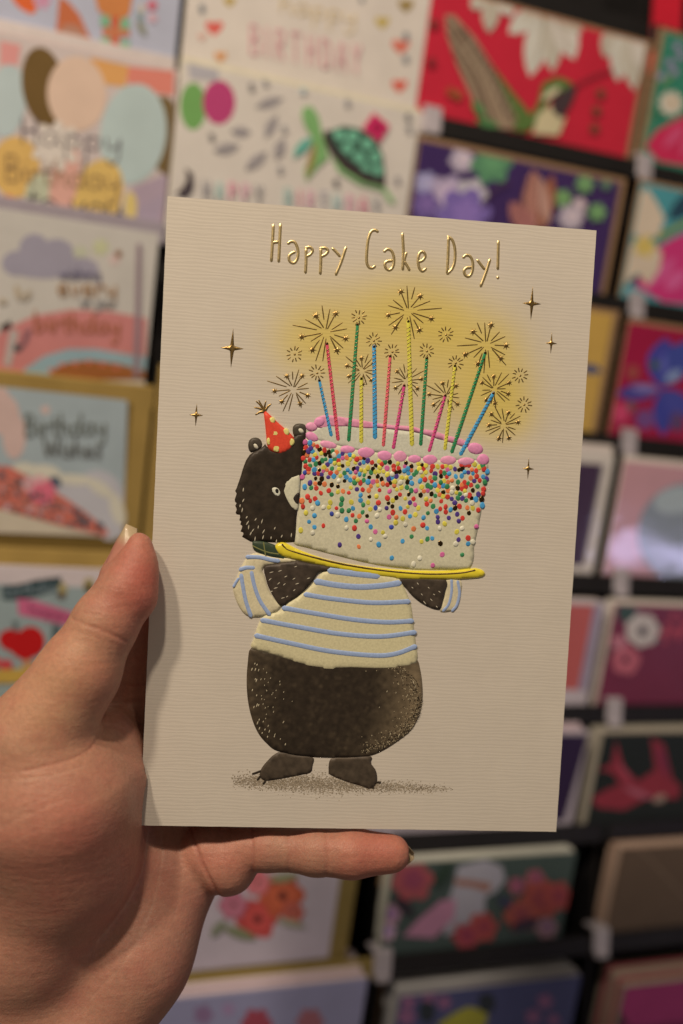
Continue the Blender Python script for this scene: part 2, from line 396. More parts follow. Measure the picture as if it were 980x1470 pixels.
# single-stroke lettering: glyph = (advance, [paths]) with x-height 1, ascender 2, descender -1
GL = {
 'a': (1.2, [[(.85, .85), (.45, 1), (.1, .6), (.2, .1), (.55, .05), (.85, .5), (.9, 1), (.88, .3), (1.1, .05)]]),
 'b': (1.1, [[(.1, 2), (.1, .1), (.5, 0), (.85, .4), (.7, .9), (.15, .7)]]),
 'd': (1.2, [[(.85, .85), (.45, 1), (.1, .6), (.2, .1), (.55, .05), (.85, .5), (.95, 2), (.9, .3), (1.1, .05)]]),
 'e': (1.0, [[(.1, .5), (.7, .6), (.6, 1), (.25, .9), (.1, .4), (.4, 0), (.85, .25)]]),
 'h': (1.1, [[(.15, 2), (.1, 0)], [(.1, .5), (.45, 1), (.75, .8), (.75, .2), (1, 0)]]),
 'i': (.6, [[(.1, .8), (.3, 1), (.25, .2), (.55, .05)], [(.3, 1.5), (.34, 1.55)]]),
 'n': (1.1, [[(.1, 1), (.1, 0)], [(.1, .5), (.45, 1), (.75, .8), (.75, .2), (1, 0)]]),
 'o': (1.0, [[(.5, 1), (.1, .6), (.25, .05), (.7, .1), (.85, .6), (.5, 1)]]),
 'p': (1.1, [[(.15, 1), (.1, -1)], [(.12, .6), (.45, 1), (.85, .7), (.6, .05), (.15, .2)]]),
 'r': (.8, [[(.1, 1), (.15, 0)], [(.12, .5), (.4, 1), (.7, .85)]]),
 's': (.9, [[(.7, .85), (.4, 1), (.2, .75), (.65, .4), (.45, 0), (.1, .15)]]),
 't': (.8, [[(.35, 1.7), (.3, .2), (.65, .05)], [(.05, 1), (.7, 1.05)]]),
 'u': (1.1, [[(.1, 1), (.12, .2), (.5, 0), (.8, .4), (.85, 1), (.85, .2), (1.05, .05)]]),
 'v': (1.0, [[(.1, 1), (.4, 0), (.8, 1)]]),
 'w': (1.3, [[(.1, 1), (.3, 0), (.6, .8), (.85, 0), (1.15, 1)]]),
 'y': (1.1, [[(.1, 1), (.2, .3), (.6, .3), (.85, 1)], [(.85, 1), (.7, -.6), (.3, -1), (.15, -.6)]]),
 'g': (1.1, [[(.8, .85), (.4, 1), (.1, .5), (.4, .05), (.8, .5)], [(.82, 1), (.75, -.6), (.35, -1), (.1, -.7)]]),
 'W': (1.8, [[(.1, 2), (.5, 0), (.9, 1.5), (1.3, 0), (1.7, 2)]]),
 'A': (1.1, [[(.05, 0), (.5, 2), (.95, 0)], [(.22, .7), (.78, .7)]]),
 'B': (1.1, [[(.12, 0), (.12, 2)], [(.12, 2), (.7, 1.9), (.75, 1.3), (.15, 1.05)], [(.15, 1.05), (.85, .8), (.8, .1), (.12, 0)]]),
 'D': (1.1, [[(.12, 0), (.12, 2)], [(.12, 2), (.75, 1.7), (.85, .9), (.7, .2), (.12, 0)]]),
 'H': (1.1, [[(.12, 0), (.12, 2)], [(.85, 0), (.85, 2)], [(.12, 1), (.85, 1.05)]]),
 'I': (.5, [[(.2, 0), (.2, 2)]]),
 'P': (1.0, [[(.12, 0), (.12, 2)], [(.12, 2), (.75, 1.85), (.75, 1.15), (.12, .95)]]),
 'R': (1.1, [[(.12, 0), (.12, 2)], [(.12, 2), (.75, 1.85), (.72, 1.15), (.12, 1)], [(.3, 1), (.85, 0)]]),
 'T': (1.0, [[(.45, 0), (.45, 2)], [(.05, 2), (.9, 2)]]),
 'Y': (1.0, [[(.05, 2), (.45, 1)], [(.85, 2), (.45, 1), (.45, 0)]]),
 ' ': (.7, []), '-': (.8, [[(.1, .6), (.7, .6)]]),
}
def letter_paths(text, x, y, xh, xs=1.0, slope=0.0):
    """paths in photo pixels (y down) for text starting at (x, y baseline)"""
    out = []; cx = x
    for ch in text:
        adv, paths = GL[ch]
        for p in paths:
            out.append([(cx + a * xh * xs, y + (cx + a * xh * xs - x) * slope - b * xh) for a, b in p])
        cx += adv * xh * xs
    return out
def flower(cx, cy, r, n, ph=0, inner=.45, sq=1.0, wob=0.0):
    t = np.linspace(0, 2 * np.pi, n * 8, endpoint=False)
    rr = r * (inner + (1 - inner) * np.abs(np.cos((t * n) / 2 + ph)) ** .7)
    return np.stack([cx + rr * np.cos(t), cy + rr * np.sin(t) * sq], 1)
def leaf(x0, y0, x1, y1, wd, bend=0.0, n=8):
    a = np.array((x0, y0), float); b = np.array((x1, y1), float); d = b - a; nrm = np.array((-d[1], d[0])); nrm /= np.linalg.norm(nrm) + 1e-9
    t = np.linspace(0, 1, n); w_ = np.sin(np.pi * t) ** .8 * wd / 2; mid = a + np.outer(t, d) + np.outer(np.sin(np.pi * t) * bend, nrm)
    return np.vstack([mid + nrm * w_[:, None], (mid - nrm * w_[:, None])[::-1][1:-1]])
def spots(cx, cy, rx, ry, n, r0, r1):
    out = []
    for _ in range(n):
        a = random.uniform(0, 6.28); q = math.sqrt(random.random()); out.append(ell(cx + rx * q * math.cos(a), cy + ry * q * math.sin(a), random.uniform(r0, r1), random.uniform(r0, r1), 0, 8))
    return out
def ec(cx, cy, rx, ry=None, ang=0): return ell(cx, cy, rx, ry or rx, ang, 22)

# =================================================================== cards of the rack, column by column
Z1, Z2, ZB = zm(0, 0, 2), zm(490, 0, 2), zm(250, 0, 2.6486)
ZA1, ZA3, ZA4, ZA5 = zm(0, 0, 3.769), zm(0, 300, 4.083), zm(0, 540, 4.4545), zm(0, 780, 4.9)
ZC, ZR, ZBR, ZD3, ZD6, ZB6 = zm(820, 0, 3.194), zm(780, 620, 3.675), zm(500, 1170, 2.0417), zm(720, 400, 2.827), zm(720, 860, 2.41), zm(200, 1150, 1.96)
CREAM = A(214, 194, 172); WHITE = A(215, 200, 188)

# -- left column
c = BgCard(0, [(-60, -150), (266, -95), (252, 99), (-80, 38)], 'pale lavender blue card with orange animals, top of the left column', A(168, 162, 168), full=True)
c.piece('printed_fox', [ZA1([(60, -30), (170, -40), (200, 60), (170, 80), (120, 55), (75, 15)])], A(205, 90, 40))
c.piece('printed_flower', [ZA1(flower(230, 5, 50, 5))], A(190, 130, 140))
c.piece('printed_tail', [ZA1([(320, -20), (370, 10), (430, 80), (470, 170), (500, 235), (440, 245), (340, 230), (300, 200), (310, 100)])], A(180, 95, 55))
c.piece('printed_tail_tip', [ZA1([(350, 130), (420, 140), (460, 190), (480, 240), (330, 228), (310, 190)])], A(165, 115, 88))
c.piece('printed_scarf', [ZA1([(510, -30), (720, -30), (700, 80), (640, 120), (580, 90), (530, 60)]), ZA1([(600, 90), (650, 90), (640, 290), (600, 280)]), ZA1([(555, 150), (700, 150), (700, 200), (555, 200)])], [A(190, 115, 60), A(190, 85, 50), A(185, 110, 70)])
c.piece('printed_check', [ZA1([(x, y), (x + 52, y + 4), (x + 48, y + 62), (x - 3, y + 58)]) for x, y in ((545, 85), (650, 100), (545, 205), (650, 220))], A(120, 160, 115))
c.piece('printed_berry', [ZA1(ec(822, 30, 28)), ZA1(ec(825, 100, 24)), ZA1(ec(765, 50, 18, 30)), ZA1(leaf(740, 110, 790, 200, 40)), ZA1(leaf(735, 60, 775, 120, 30))], [A(190, 95, 100), A(196, 150, 145), A(185, 165, 140), A(130, 125, 100), A(120, 135, 125)])

c = BgCard(1, [(-110, 29), (252, 93), (239, 330), (-115, 290)], 'balloon card reading happy birthday to you in the left column', A(205, 165, 145), full=True)
c.panel('printed_margin', 0, 0, 0.0, 0.0, A(190, 168, 150))
c.piece('printed_patch', [Z1([(0, 118), (60, 130), (50, 190), (0, 185)]), Z1([(360, 190), (500, 205), (498, 275), (370, 260)]), Z1([(260, 165), (370, 190), (360, 250), (270, 240)]), Z1([(375, 540), (490, 500), (470, 640), (370, 620)]), Z1([(380, 600), (480, 560), (440, 660), (300, 650)])], [A(212, 135, 120), A(205, 118, 95), A(214, 145, 80), A(165, 140, 140), A(160, 138, 140)])
c.piece('printed_balloon', [Z1(ell(20, 290, 55, 105, 0.1, 30)), Z1(ell(475, 390, 55, 115, -0.1, 26)), Z1(ell(125, 250, 62, 115, -0.15, 30)), Z1(ell(220, 270, 85, 108, -0.05, 34)), Z1(ell(382, 385, 95, 145, 0.12, 34)), Z1(ell(45, 480, 70, 88, 0, 26)), Z1(ell(280, 560, 70, 105, 0.3, 26)), Z1(ell(375, 595, 18, 45, 0, 18)), Z1(ell(120, 560, 48, 60, 0, 20)), Z1(ell(185, 520, 40, 110, 0.2, 20)), Z1(ell(20, 600, 40, 40, 0, 18))],
        [A(172, 176, 178), A(110, 86, 48), A(104, 76, 36), A(222, 170, 138), A(172, 178, 168), A(222, 160, 85), A(216, 165, 88), A(220, 175, 100), A(178, 172, 135), A(212, 150, 125), A(212, 110, 85)])
c.piece('printed_burst', [Z1(flower(160, 420, 75, 9, 0.3, .5))], A(222, 190, 168))
ik = A(58, 52, 58)
c.strokes('printed_lettering', letter_paths('Happy', *Z1([(58, 410)])[0], 18.5, 1.45, 0.10), 0.00042, A(84, 74, 74))
c.strokes('printed_lettering', letter_paths('Birthday', *Z1([(14, 520)])[0], 19, 1.12, 0.09), 0.00045, A(132, 98, 62))
c.strokes('printed_lettering', letter_paths('to you', *Z1([(78, 594)])[0], 14, 1.75, 0.09), 0.00045, ik)

c = BgCard(2, [(-110, 289), (223, 328), (214, 548), (-110, 530)], 'cellophaned card with grey cloud and pink rainbow in the left column', A(188, 174, 152), mat=M_CELLO, full=True)
c.piece('printed_cloud', [ZA3(ell(200, 240, 90, 95, 0, 24)), ZA3(ell(100, 320, 90, 75, 0, 24)), ZA3(ell(330, 270, 110, 95, 0, 24)), ZA3(ell(260, 340, 200, 70, 0, 28)), ZA3(ell(480, 350, 100, 62, 0, 24))], A(150, 138, 138))
c.piece('printed_splash', [ZA3(flower(590, 225, 55, 7)), ZA3(ec(470, 250, 45, 35)), ZA3(ec(670, 300, 35, 30))], [A(186, 178, 130), A(180, 172, 138), A(200, 170, 150)])
c.piece('printed_star', [ZA3(flower(693, 265, 26, 5, 0, .4))], A(128, 78, 40))
c.piece('printed_rainbow_band', [ZA3([(-60, 760), (60, 690), (200, 625), (420, 590), (640, 600), (860, 640), (870, 1000), (-60, 1000)])], A(192, 118, 105))
c.piece('printed_rainbow_band', [ZA3([(140, 940), (260, 860), (400, 820), (560, 820), (740, 850), (870, 865), (870, 1000), (130, 1000)])], A(140, 158, 152))
c.piece('printed_rainbow_band', [ZA3([(300, 945), (400, 900), (520, 885), (680, 905), (870, 950), (870, 1000), (290, 1000)])], A(150, 88, 42))
c.piece('printed_petal', [ZA3(ec(x, y, 18, 12)) for x, y in ((300, 945), (360, 915), (440, 905), (520, 898), (600, 910), (680, 930))], A(200, 105, 80))
c.piece('printed_ribbon', [ZA3([(60, 700), (110, 720), (60, 930), (20, 910)]), ZA3([(150, 710), (190, 700), (150, 800), (110, 830)]), ZA3([(80, 790), (130, 800), (120, 840), (80, 830)]), ZA3([(0, 690), (60, 650), (70, 690), (10, 720)])], [A(176, 158, 140), A(128, 85, 85), A(70, 70, 66), A(60, 40, 36)])
c.strokes('printed_lettering', letter_paths('wishing', *ZA3([(350, 410)])[0], 9, 1.0, 0.02), 0.0004, A(105, 95, 105))
c.strokes('printed_lettering', letter_paths('every', *ZA3([(335, 505)])[0], 15, 1.2, 0.03), 0.0005, A(160, 118, 75))
c.strokes('printed_lettering', letter_paths('on your', *ZA3([(470, 570)])[0], 8.5, .9, 0.02), 0.0004, A(130, 122, 112))
c.strokes('printed_lettering', letter_paths('birthday', *ZA3([(200, 715)])[0], 14.5, 1.1, 0.03), 0.0005, A(160, 92, 55))
c.piece('printed_sprig', [ZA3(leaf(120, 540, 90, 440, 40)), ZA3(leaf(140, 540, 180, 470, 30)), ZA3(ec(15, 540, 25, 16))], A(172, 150, 118))
c.piece('sleeve_seam', [ZA3([(800, 200), (828, 205), (815, 985), (780, 985)])], A(140, 115, 112))

c = BgCard(3, [(-110, 525), (214, 553), (202, 806), (-110, 790)], 'gold framed card with iced cake reading birthday wishes in the left column', None, board=M_GOLD, full=True)
c.panel('frame_step_shade', 0.008, 0.0095, 0.0088, 0.0, A(105, 80, 34), M_PRINT)  # flat darker gold: shade of the frame's inner step put into the colour
c.piece('printed_panel', [ZA4([(-420, 20), (815, 155), (785, 1030), (-420, 985)])], A(152, 156, 146))
c.piece('printed_glow', [ZA4(ec(30, 250, 95, 130)), ZA4(ec(90, 380, 75, 150)), ZA4(ec(290, 215, 30, 26)), ZA4(ec(0, 130, 60, 60))], A(192, 158, 138))
c.piece('printed_cloud', [ZA4(ell(620, 790, 170, 190, 0, 26)), ZA4(ell(470, 740, 130, 110, 0, 26)), ZA4(ell(700, 900, 100, 150, 0, 24)), ZA4([(350, 700), (560, 640), (740, 800), (790, 1028), (500, 1010)])], A(176, 166, 156))
c.piece('printed_cream', [ZA4(ell(150, 590, 75, 40, 0, 20)), ZA4(ell(280, 615, 110, 50, 0.1, 20)), ZA4(ell(470, 660, 130, 35, 0.08, 20)), ZA4(ell(640, 715, 100, 40, 0.6, 20)), ZA4(ell(750, 850, 45, 110, -0.3, 20))], A(196, 182, 152))
c.piece('printed_cake', [ZA4([(-420, 560), (60, 575), (180, 640), (420, 780), (560, 880), (700, 1000), (670, 1022), (420, 960), (0, 850), (-420, 840)])], A(188, 100, 78))
c.piece('printed_sprinkles', [ZA4(ec(random.uniform(-60, 600), 0, random.uniform(12, 24), random.uniform(10, 22)) + np.array((0, 1)) * 0) for _ in range(0)] or [ZA4(P) for P in
        [ec(x, 575 + max(0, x) * .55 + random.uniform(12, 262 - max(0, x) * .30), random.uniform(9, 20), random.uniform(9, 18)) for x in [random.uniform(-200, 660) for _ in range(190)]]],
        [random.choice([A(70, 78, 84), A(90, 70, 60), A(205, 110, 85), A(190, 150, 140), A(150, 105, 90), A(110, 85, 80)]) for _ in range(190)])
c.piece('printed_flower', [ZA4(flower(265, 730, 95, 8, 0, .75))], A(206, 100, 108)); c.piece('printed_petal', [ZA4(ec(180, 690, 40, 45)), ZA4(ec(250, 660, 45, 26))], A(208, 150, 140))
c.piece('printed_leaf', [ZA4(leaf(320, 640, 390, 700, 60))], A(78, 84, 90))
c.piece('printed_base', [ZA4([(-420, 850), (0, 850), (420, 965), (650, 1022), (-420, 985)])], A(190, 170, 138))
c.strokes('printed_lettering', letter_paths('Birthday', *ZA4([(155, 380)])[0], 15.5, .98, -0.02), 0.00045, A(100, 98, 82))
c.strokes('printed_lettering', letter_paths('Wishes', *ZA4([(270, 510)])[0], 14, .98, 0.03), 0.00045, A(92, 86, 74))

c = BgCard(4, [(-110, 803), (192, 822), (184, 1000), (-110, 992)], 'teal grey card with red apple and two banners behind the thumb', A(196, 175, 160), full=True, thick=0.001)
c.panel('printed_ground', 0.0, 0.0015, 0.0095, 0.0, A(142, 148, 136))
c.piece('printed_banner', [ZA5([(10, 300), (120, 290), (260, 255), (430, 235), (430, 320), (280, 370), (120, 400), (20, 400)])], A(42, 58, 56))
c.piece('printed_banner', [ZA5([(120, 385), (230, 395), (400, 450), (520, 490), (540, 600), (400, 560), (260, 530), (130, 500)])], A(188, 92, 112))
c.strokes('printed_lettering', letter_paths('birthday', *ZA5([(40, 375)])[0], 8.5, 1.15, -0.12), 0.0004, A(110, 118, 112))
c.strokes('printed_lettering', letter_paths('happy', *ZA5([(205, 490)])[0], 8.5, 1.35, 0.2), 0.0004, A(140, 60, 82))
c.piece('printed_apple', [ZA5(ell(90, 680, 100, 78, 0.2, 24)), ZA5(ell(215, 690, 100, 108, 0, 26)), ZA5([(20, 700), (280, 740), (190, 830), (110, 790)])], A(178, 22, 22))
c.piece('printed_stem', [ZA5([(85, 545), (130, 545), (115, 620), (98, 620)])], A(96, 100, 92))
c.piece('printed_flower', [ZA5(ec(625, 295, 40, 55)), ZA5(ec(440, 320, 30, 50))], A(160, 140, 88)); c.piece('printed_seed', [ZA5(ec(622, 310, 26, 32)), ZA5(ec(432, 365, 26, 24)), ZA5([(370, 560), (430, 580), (410, 680), (360, 670)])], [A(70, 52, 30), A(88, 62, 36), A(80, 88, 82)])
c.piece('printed_berry', [ZA5(ec(40, 850, 50, 40)), ZA5(ec(195, 850, 45, 35)), ZA5(ec(-40, 830, 40))], [A(188, 66, 64), A(180, 130, 88), A(190, 70, 66)])
c.piece('printed_table', [ZA5([(-420, 900), (120, 880), (260, 860), (700, 880), (700, 970), (-420, 985)])], A(186, 146, 62))
c.panel('shelf_edge_strip', 0, 0, c.y1 - 0.0135, 0.0, A(160, 125, 75), M_GOLD)

c = BgCard(5, [(-110, 1008), (190, 1015), (182, 1180), (-110, 1180)], 'pale card tucked behind the hand, low in the left column', A(200, 180, 165), full=True)
c.panel('printed_ground', 0, 0.0, 0.008, 0, A(130, 138, 134))

# -- second column
c = BgCard(0, [(274, -100), (622, -45), (600, 152), (262, 94)], 'cream card reading happy birthday in pink capitals with small hearts', A(212, 190, 168), full=True)
def heart(cx, cy, s): t = np.linspace(0, 2 * np.pi, 26, endpoint=False); return np.stack([cx + s * np.sin(t) ** 3, cy - s * (0.81 * np.cos(t) - .31 * np.cos(2 * t) - .12 * np.cos(3 * t))], 1)
for x, y, s, k in ((152, 105, 34, A(214, 88, 72)), (210, 5, 24, A(178, 145, 70)), (790, 85, 28, A(188, 158, 80)), (860, 175, 34, A(216, 105, 80)), (855, 325, 30, A(212, 90, 68)), (880, 20, 30, A(150, 120, 62)), (175, 215, 24, A(205, 140, 80)), (105, 140, 18, A(214, 160, 135))):
    c.piece('printed_heart', [ZB(heart(x, y, s))], k)
c.piece('printed_dot', [ZB(ec(105, 35, 12, 18)), ZB(ec(880, 228, 13, 16)), ZB(ec(712, 0, 10)), ZB(ec(880, 140, 12, 18))], A(120, 118, 112))
c.strokes('printed_lettering', letter_paths('happy', *ZB([(400, 45)])[0], 15, 1.35, 0.17), 0.0004, A(205, 175, 125))
x = 0
for ch in 'BIRTHDAY':
    px, py = ZB([(285 + x, 205 + x * .19)])[0]; c.strokes('printed_letter', letter_paths(ch, px, py, 21, .72, .19), 0.00055, A(216, 148, 138)); x += (40 if ch == 'I' else 58)

c = BgCard(1, [(257, 94), (602, 156), (580, 350), (244, 305)], 'white card with green turtle wearing a pink present and two balloons', A(204, 186, 174), full=True)
c.piece('printed_balloon', [ZB(ell(72, 405, 50, 90, 0, 26)), ZB(ell(170, 390, 62, 84, 0, 26))], [A(112, 152, 78), A(178, 62, 98)])
c.piece('printed_tag', [ZB([(50, 240), (170, 258), (165, 310), (60, 300)])], A(170, 158, 148))
for x0, y0, x1, y1 in ((310, 410, 415, 375), (345, 525, 390, 440), (215, 500, 290, 505), (150, 575, 245, 555), (270, 645, 350, 580), (385, 605, 415, 525)):
    c.piece('printed_leaf', [ZB(leaf(x0, y0, x1, y1, 42))], A(158, 144, 132)); c.strokes('printed_vein', [ZB([(x0, y0), (x1, y1)])], 0.0003, A(112, 102, 92))
c.piece('printed_flipper', [ZB([(490, 410), (520, 405), (545, 440), (558, 500), (575, 560), (585, 600), (540, 640), (500, 690), (492, 650), (520, 580), (520, 520), (495, 480), (482, 440)])], A(122, 160, 92))
c.piece('printed_fin', [ZB([(460, 560), (490, 530), (525, 525), (505, 570), (450, 605)])], A(100, 160, 132)); c.piece('printed_stripe', [ZB(leaf(500, 680, 535, 540, 24))], A(150, 120, 62))
c.piece('printed_shell_rim', [ZB([(568, 500), (600, 495), (640, 580), (700, 640), (770, 680), (800, 680), (798, 712), (720, 690), (640, 640), (590, 580), (565, 530)])], A(60, 44, 42))
c.piece('printed_belly', [ZB([(590, 585), (640, 645), (720, 695), (800, 715), (840, 775), (815, 770), (790, 725), (700, 700), (620, 650)])], A(128, 165, 98))
c.piece('printed_shell', [ZB([(585, 500), (640, 480), (700, 490), (760, 530), (790, 590), (800, 680), (740, 665), (660, 610), (610, 560)])], A(62, 92, 70))
c.piece('printed_scute', [ZB(ec(x, y, rx, ry, .5)) for x, y, rx, ry in ((625, 515, 26, 18), (675, 520, 22, 22), (730, 550, 25, 20), (655, 565, 20, 20), (700, 600, 24, 20), (760, 600, 20, 24), (770, 648, 18, 20), (725, 640, 22, 13))], A(112, 168, 128))
c.piece('printed_present', [ZB([(712, 490), (755, 430), (815, 480), (775, 545)])], A(196, 44, 84)); c.piece('printed_bow', [ZB(ec(768, 488, 20))], A(160, 28, 62))
c.piece('printed_dot', [ZB(ec(x, y, 11, 13)) for x, y in ((290, 330), (345, 312), (140, 520), (415, 490), (655, 390), (885, 445), (845, 685), (612, 695), (400, 645), (488, 345), (888, 490))], [A(130, 118, 108), A(150, 140, 130), A(120, 110, 100), A(150, 140, 128), A(150, 140, 130), A(110, 104, 98), A(130, 120, 112), A(70, 66, 64), A(140, 130, 120), A(160, 170, 160), A(140, 130, 120)])
c.piece('printed_crescent', [ZB([(40, 640), (68, 660), (70, 710), (45, 745), (0, 740), (30, 715), (48, 680)])], A(66, 52, 52))
cyc = [A(140, 130, 122), A(150, 170, 150), A(206, 130, 135), A(206, 150, 150), A(120, 112, 106), A(150, 170, 150), A(200, 110, 120), A(206, 150, 150), A(140, 130, 130), A(140, 165, 150), A(206, 140, 145), A(198, 110, 120), A(130, 126, 120)]
x = 105
for i, ch in enumerate('HAPPYBIRTHDAY'):
    if i == 5: x += 60
    px, py = ZB([(x, 752 + (x - 105) * .105)])[0]; c.strokes('printed_letter', letter_paths(ch, px, py, 12.5, .95, .1), 0.00055, cyc[i]); x += (34 if ch == 'I' else 50)
c.envelope('cream envelope edge behind the green turtle card', plain('cream_paper', A(206, 186, 148), rough=.7), 0.0004, 0.0, 0.0026)

c = BgCard(3, [(224, 527), (560, 556), (545, 802), (207, 786)], 'gold edged card mostly hidden behind the held card, left edge showing', None, board=M_GOLD, full=True)
c.panel('printed_panel', 0.009, 0.009, 0.010, 0.0, A(170, 160, 150), M_PRINT)

c = BgCard(6, [(205, 1185), (521, 1188), (503, 1350), (195, 1350)], 'white card with red and orange flowers below the little finger', None, board=M_GOLDD, full=True)
c.panel('printed_panel', 0.0, 0.0105, 0.006, 0.0118, A(176, 158, 152), M_PRINT)
for x, y, r, k in ((330, 330, 62, A(176, 66, 58)), (400, 265, 66, A(178, 82, 52)), (330, 225, 40, A(190, 100, 98)), (262, 290, 42, A(170, 96, 104)), (430, 310, 34, A(170, 84, 66))):
    c.piece('printed_flower', [ZB6(flower(x, y, r, 6, .2, .72))], k); c.piece('printed_petal', [ZB6(flower(x + 4, y + 3, r * .6, 5, .6, .6))], k * np.array((1.2, 1.3, 1.25))); c.piece('printed_flower_centre', [ZB6(ec(x + 2, y, r * .2))], A(90, 36, 34))
c.piece('printed_leaf', [ZB6(leaf(360, 220, 450, 205, 26)), ZB6(leaf(230, 350, 330, 385, 30)), ZB6(leaf(240, 330, 200, 380, 26)), ZB6(leaf(380, 330, 470, 350, 22))], [A(140, 132, 92), A(120, 118, 82), A(120, 118, 90), A(150, 140, 110)])
c.panel('shelf_edge_strip', 0, 0, c.y1 - 0.0118, 0.0, A(140, 112, 52), M_GOLDD)

c = BgCard(7, [(222, 1424), (522, 1418), (506, 1570), (205, 1575)], 'pale lavender card at the front of the lowest stack beside the wrist', A(140, 132, 146), full=True)
c.piece('printed_flower', [ZB6(flower(330, 625, 45, 6, 0, .7)), ZB6(flower(480, 620, 40, 6, 0, .7)), ZB6(flower(180, 600, 30, 5, 0, .6)), ZB6(flower(250, 585, 20, 5, 0, .6))], [A(150, 62, 70), A(150, 90, 90), A(130, 100, 120), A(150, 120, 140)])
c.stack(12, 0.0024, 'cream card edge in the lowest stack beside the wrist', [A(192, 164, 148), A(200, 174, 158), A(186, 158, 146)], group='cards in the lowest stack beside the wrist')

# -- third column
c = BgCard(0, [(616, -8), (926, 50), (902, 222), (600, 162)], 'red card with hummingbird and white lilies', A(190, 36, 50), full=True)
LC = [A(200, 186, 160), A(190, 174, 146), A(204, 190, 166), A(184, 166, 138)]
for i, q in enumerate(((585, 20, 540, 222, 74), (600, 20, 605, 208, 66), (610, 15, 668, 172, 78), (600, 10, 690, 95, 60), (580, 15, 478, 98, 62), (575, 0, 520, 60, 60), (640, -10, 690, 60, 60), (800, 70, 752, 165, 66), (810, 75, 790, 235, 62), (825, 75, 838, 262, 60), (845, 85, 868, 205, 56), (430, -20, 422, 96, 52), (450, -20, 488, 48, 50), (410, -20, 372, 28, 46))):
    c.piece('printed_petal', [Z2(leaf(*q))], LC[i % 4])
c.strokes('printed_petal_line', [Z2([(585, 40), (555, 190)]), Z2([(602, 40), (606, 180)]), Z2([(620, 40), (655, 150)]), Z2([(800, 90), (795, 210)]), Z2([(828, 95), (838, 235)]), Z2([(432, 0), (424, 80)])], 0.0003, A(160, 140, 112))
c.piece('printed_stamen', [Z2(leaf(545, 0, 600, 50, 14)), Z2(leaf(600, 20, 570, 60, 10))], A(180, 130, 80))
c.piece('printed_wing', [Z2([(295, 45), (320, 45), (380, 110), (430, 190), (480, 270), (500, 350), (490, 372), (430, 370), (380, 300), (330, 190), (300, 100)])], A(150, 122, 92))
c.strokes('printed_feather', [Z2([(305, 60), (400, 180), (470, 330)]), Z2([(305, 90), (380, 210), (440, 365)]), Z2([(320, 150), (380, 250), (415, 350)]), Z2([(340, 80), (440, 220), (490, 350)])], 0.0008, A(84, 64, 48))
c.strokes('printed_feather_bar', [Z2([(320 + k * 18, 110 + k * 28), (345 + k * 22, 90 + k * 26)]) for k in range(9)], 0.0005, A(96, 74, 54))
c.strokes('printed_feather_bar', [Z2([(345 + k * 17, 150 + k * 26), (375 + k * 15, 120 + k * 26)]) for k in range(8)], 0.0005, A(176, 150, 116))
c.piece('printed_back', [Z2([(430, 190), (490, 270), (540, 330), (560, 300), (575, 240), (620, 222), (660, 240), (640, 262), (600, 270), (560, 350), (530, 380), (490, 375), (500, 340)])], A(88, 108, 50))
c.piece('printed_breast', [Z2([(560, 330), (600, 300), (640, 340), (620, 390), (545, 385)])], A(200, 178, 130)); c.piece('printed_throat', [Z2([(600, 290), (640, 255), (675, 245), (660, 290), (630, 345), (600, 320)])], A(70, 52, 50))
c.strokes('printed_beak', [Z2([(665, 250), (720, 222), (775, 203)])], 0.0006, A(110, 40, 44)); c.piece('printed_cheek', [Z2(leaf(570, 290, 625, 250, 20))], A(205, 188, 140))
c.piece('printed_bud', [Z2(ec(x, y, 13, 14)) for x, y in ((740, 270), (728, 320), (722, 370), (330, 275), (255, 180), (262, 70), (310, 265))], [A(110, 66, 44)] * 3 + [A(150, 80, 44), A(130, 40, 40), A(120, 48, 40), A(150, 70, 40)])
c.piece('printed_leaf', [Z2(leaf(370, 290, 410, 340, 26)), Z2(leaf(380, 345, 450, 365, 24))], A(80, 120, 66))
c.envelope('kraft envelope behind the red hummingbird card', M_KRAFT, 0.001, 0.0052, 0.0022)

c = BgCard(1, [(603, 203), (893, 262), (858, 424), (580, 372)], 'dark purple floral card with orange butterfly behind the held card', A(62, 40, 78), full=True)
for x, y, r, k in ((345, 460, 38, A(180, 160, 165)), (430, 470, 62, A(88, 130, 88)), (240, 530, 40, A(150, 140, 165)), (300, 560, 60, A(172, 150, 165)), (370, 560, 50, A(182, 168, 170)), (240, 590, 45, A(110, 86, 130)), (350, 615, 80, A(120, 96, 146)), (695, 530, 28, A(108, 140, 88)), (632, 570, 28, A(108, 140, 84)), (730, 610, 28, A(108, 142, 88)), (678, 590, 24, A(190, 165, 158)), (655, 625, 40, A(180, 160, 158)), (755, 530, 18, A(90, 110, 86))):
    c.piece('printed_flower', [Z2(flower(x, y, r, 6, .3, .65))], k); c.piece('printed_petal', [Z2(flower(x + 5, y - 4, r * .55, 5, .5, .5))], k * np.array((1.35, 1.3, 1.2)))
c.piece('printed_butterfly', [Z2(leaf(560, 660, 545, 488, 70)), Z2(leaf(570, 660, 602, 500, 44)), Z2(leaf(545, 670, 480, 580, 60)), Z2(leaf(590, 650, 560, 500, 36))], [A(176, 118, 96), A(150, 88, 60), A(166, 104, 92), A(184, 136, 112)])
c.strokes('printed_vein', [Z2([(545, 500), (520, 640)]), Z2([(560, 500), (560, 640)]), Z2([(530, 520), (490, 640)])], 0.0005, A(120, 72, 60)); c.strokes('printed_stalk', [Z2([(480, 525), (430, 550), (400, 600)])], 0.0005, A(80, 52, 60))
c.envelope('kraft envelope behind the purple floral card', M_KRAFT, 0.001, 0.0048, 0.0030)

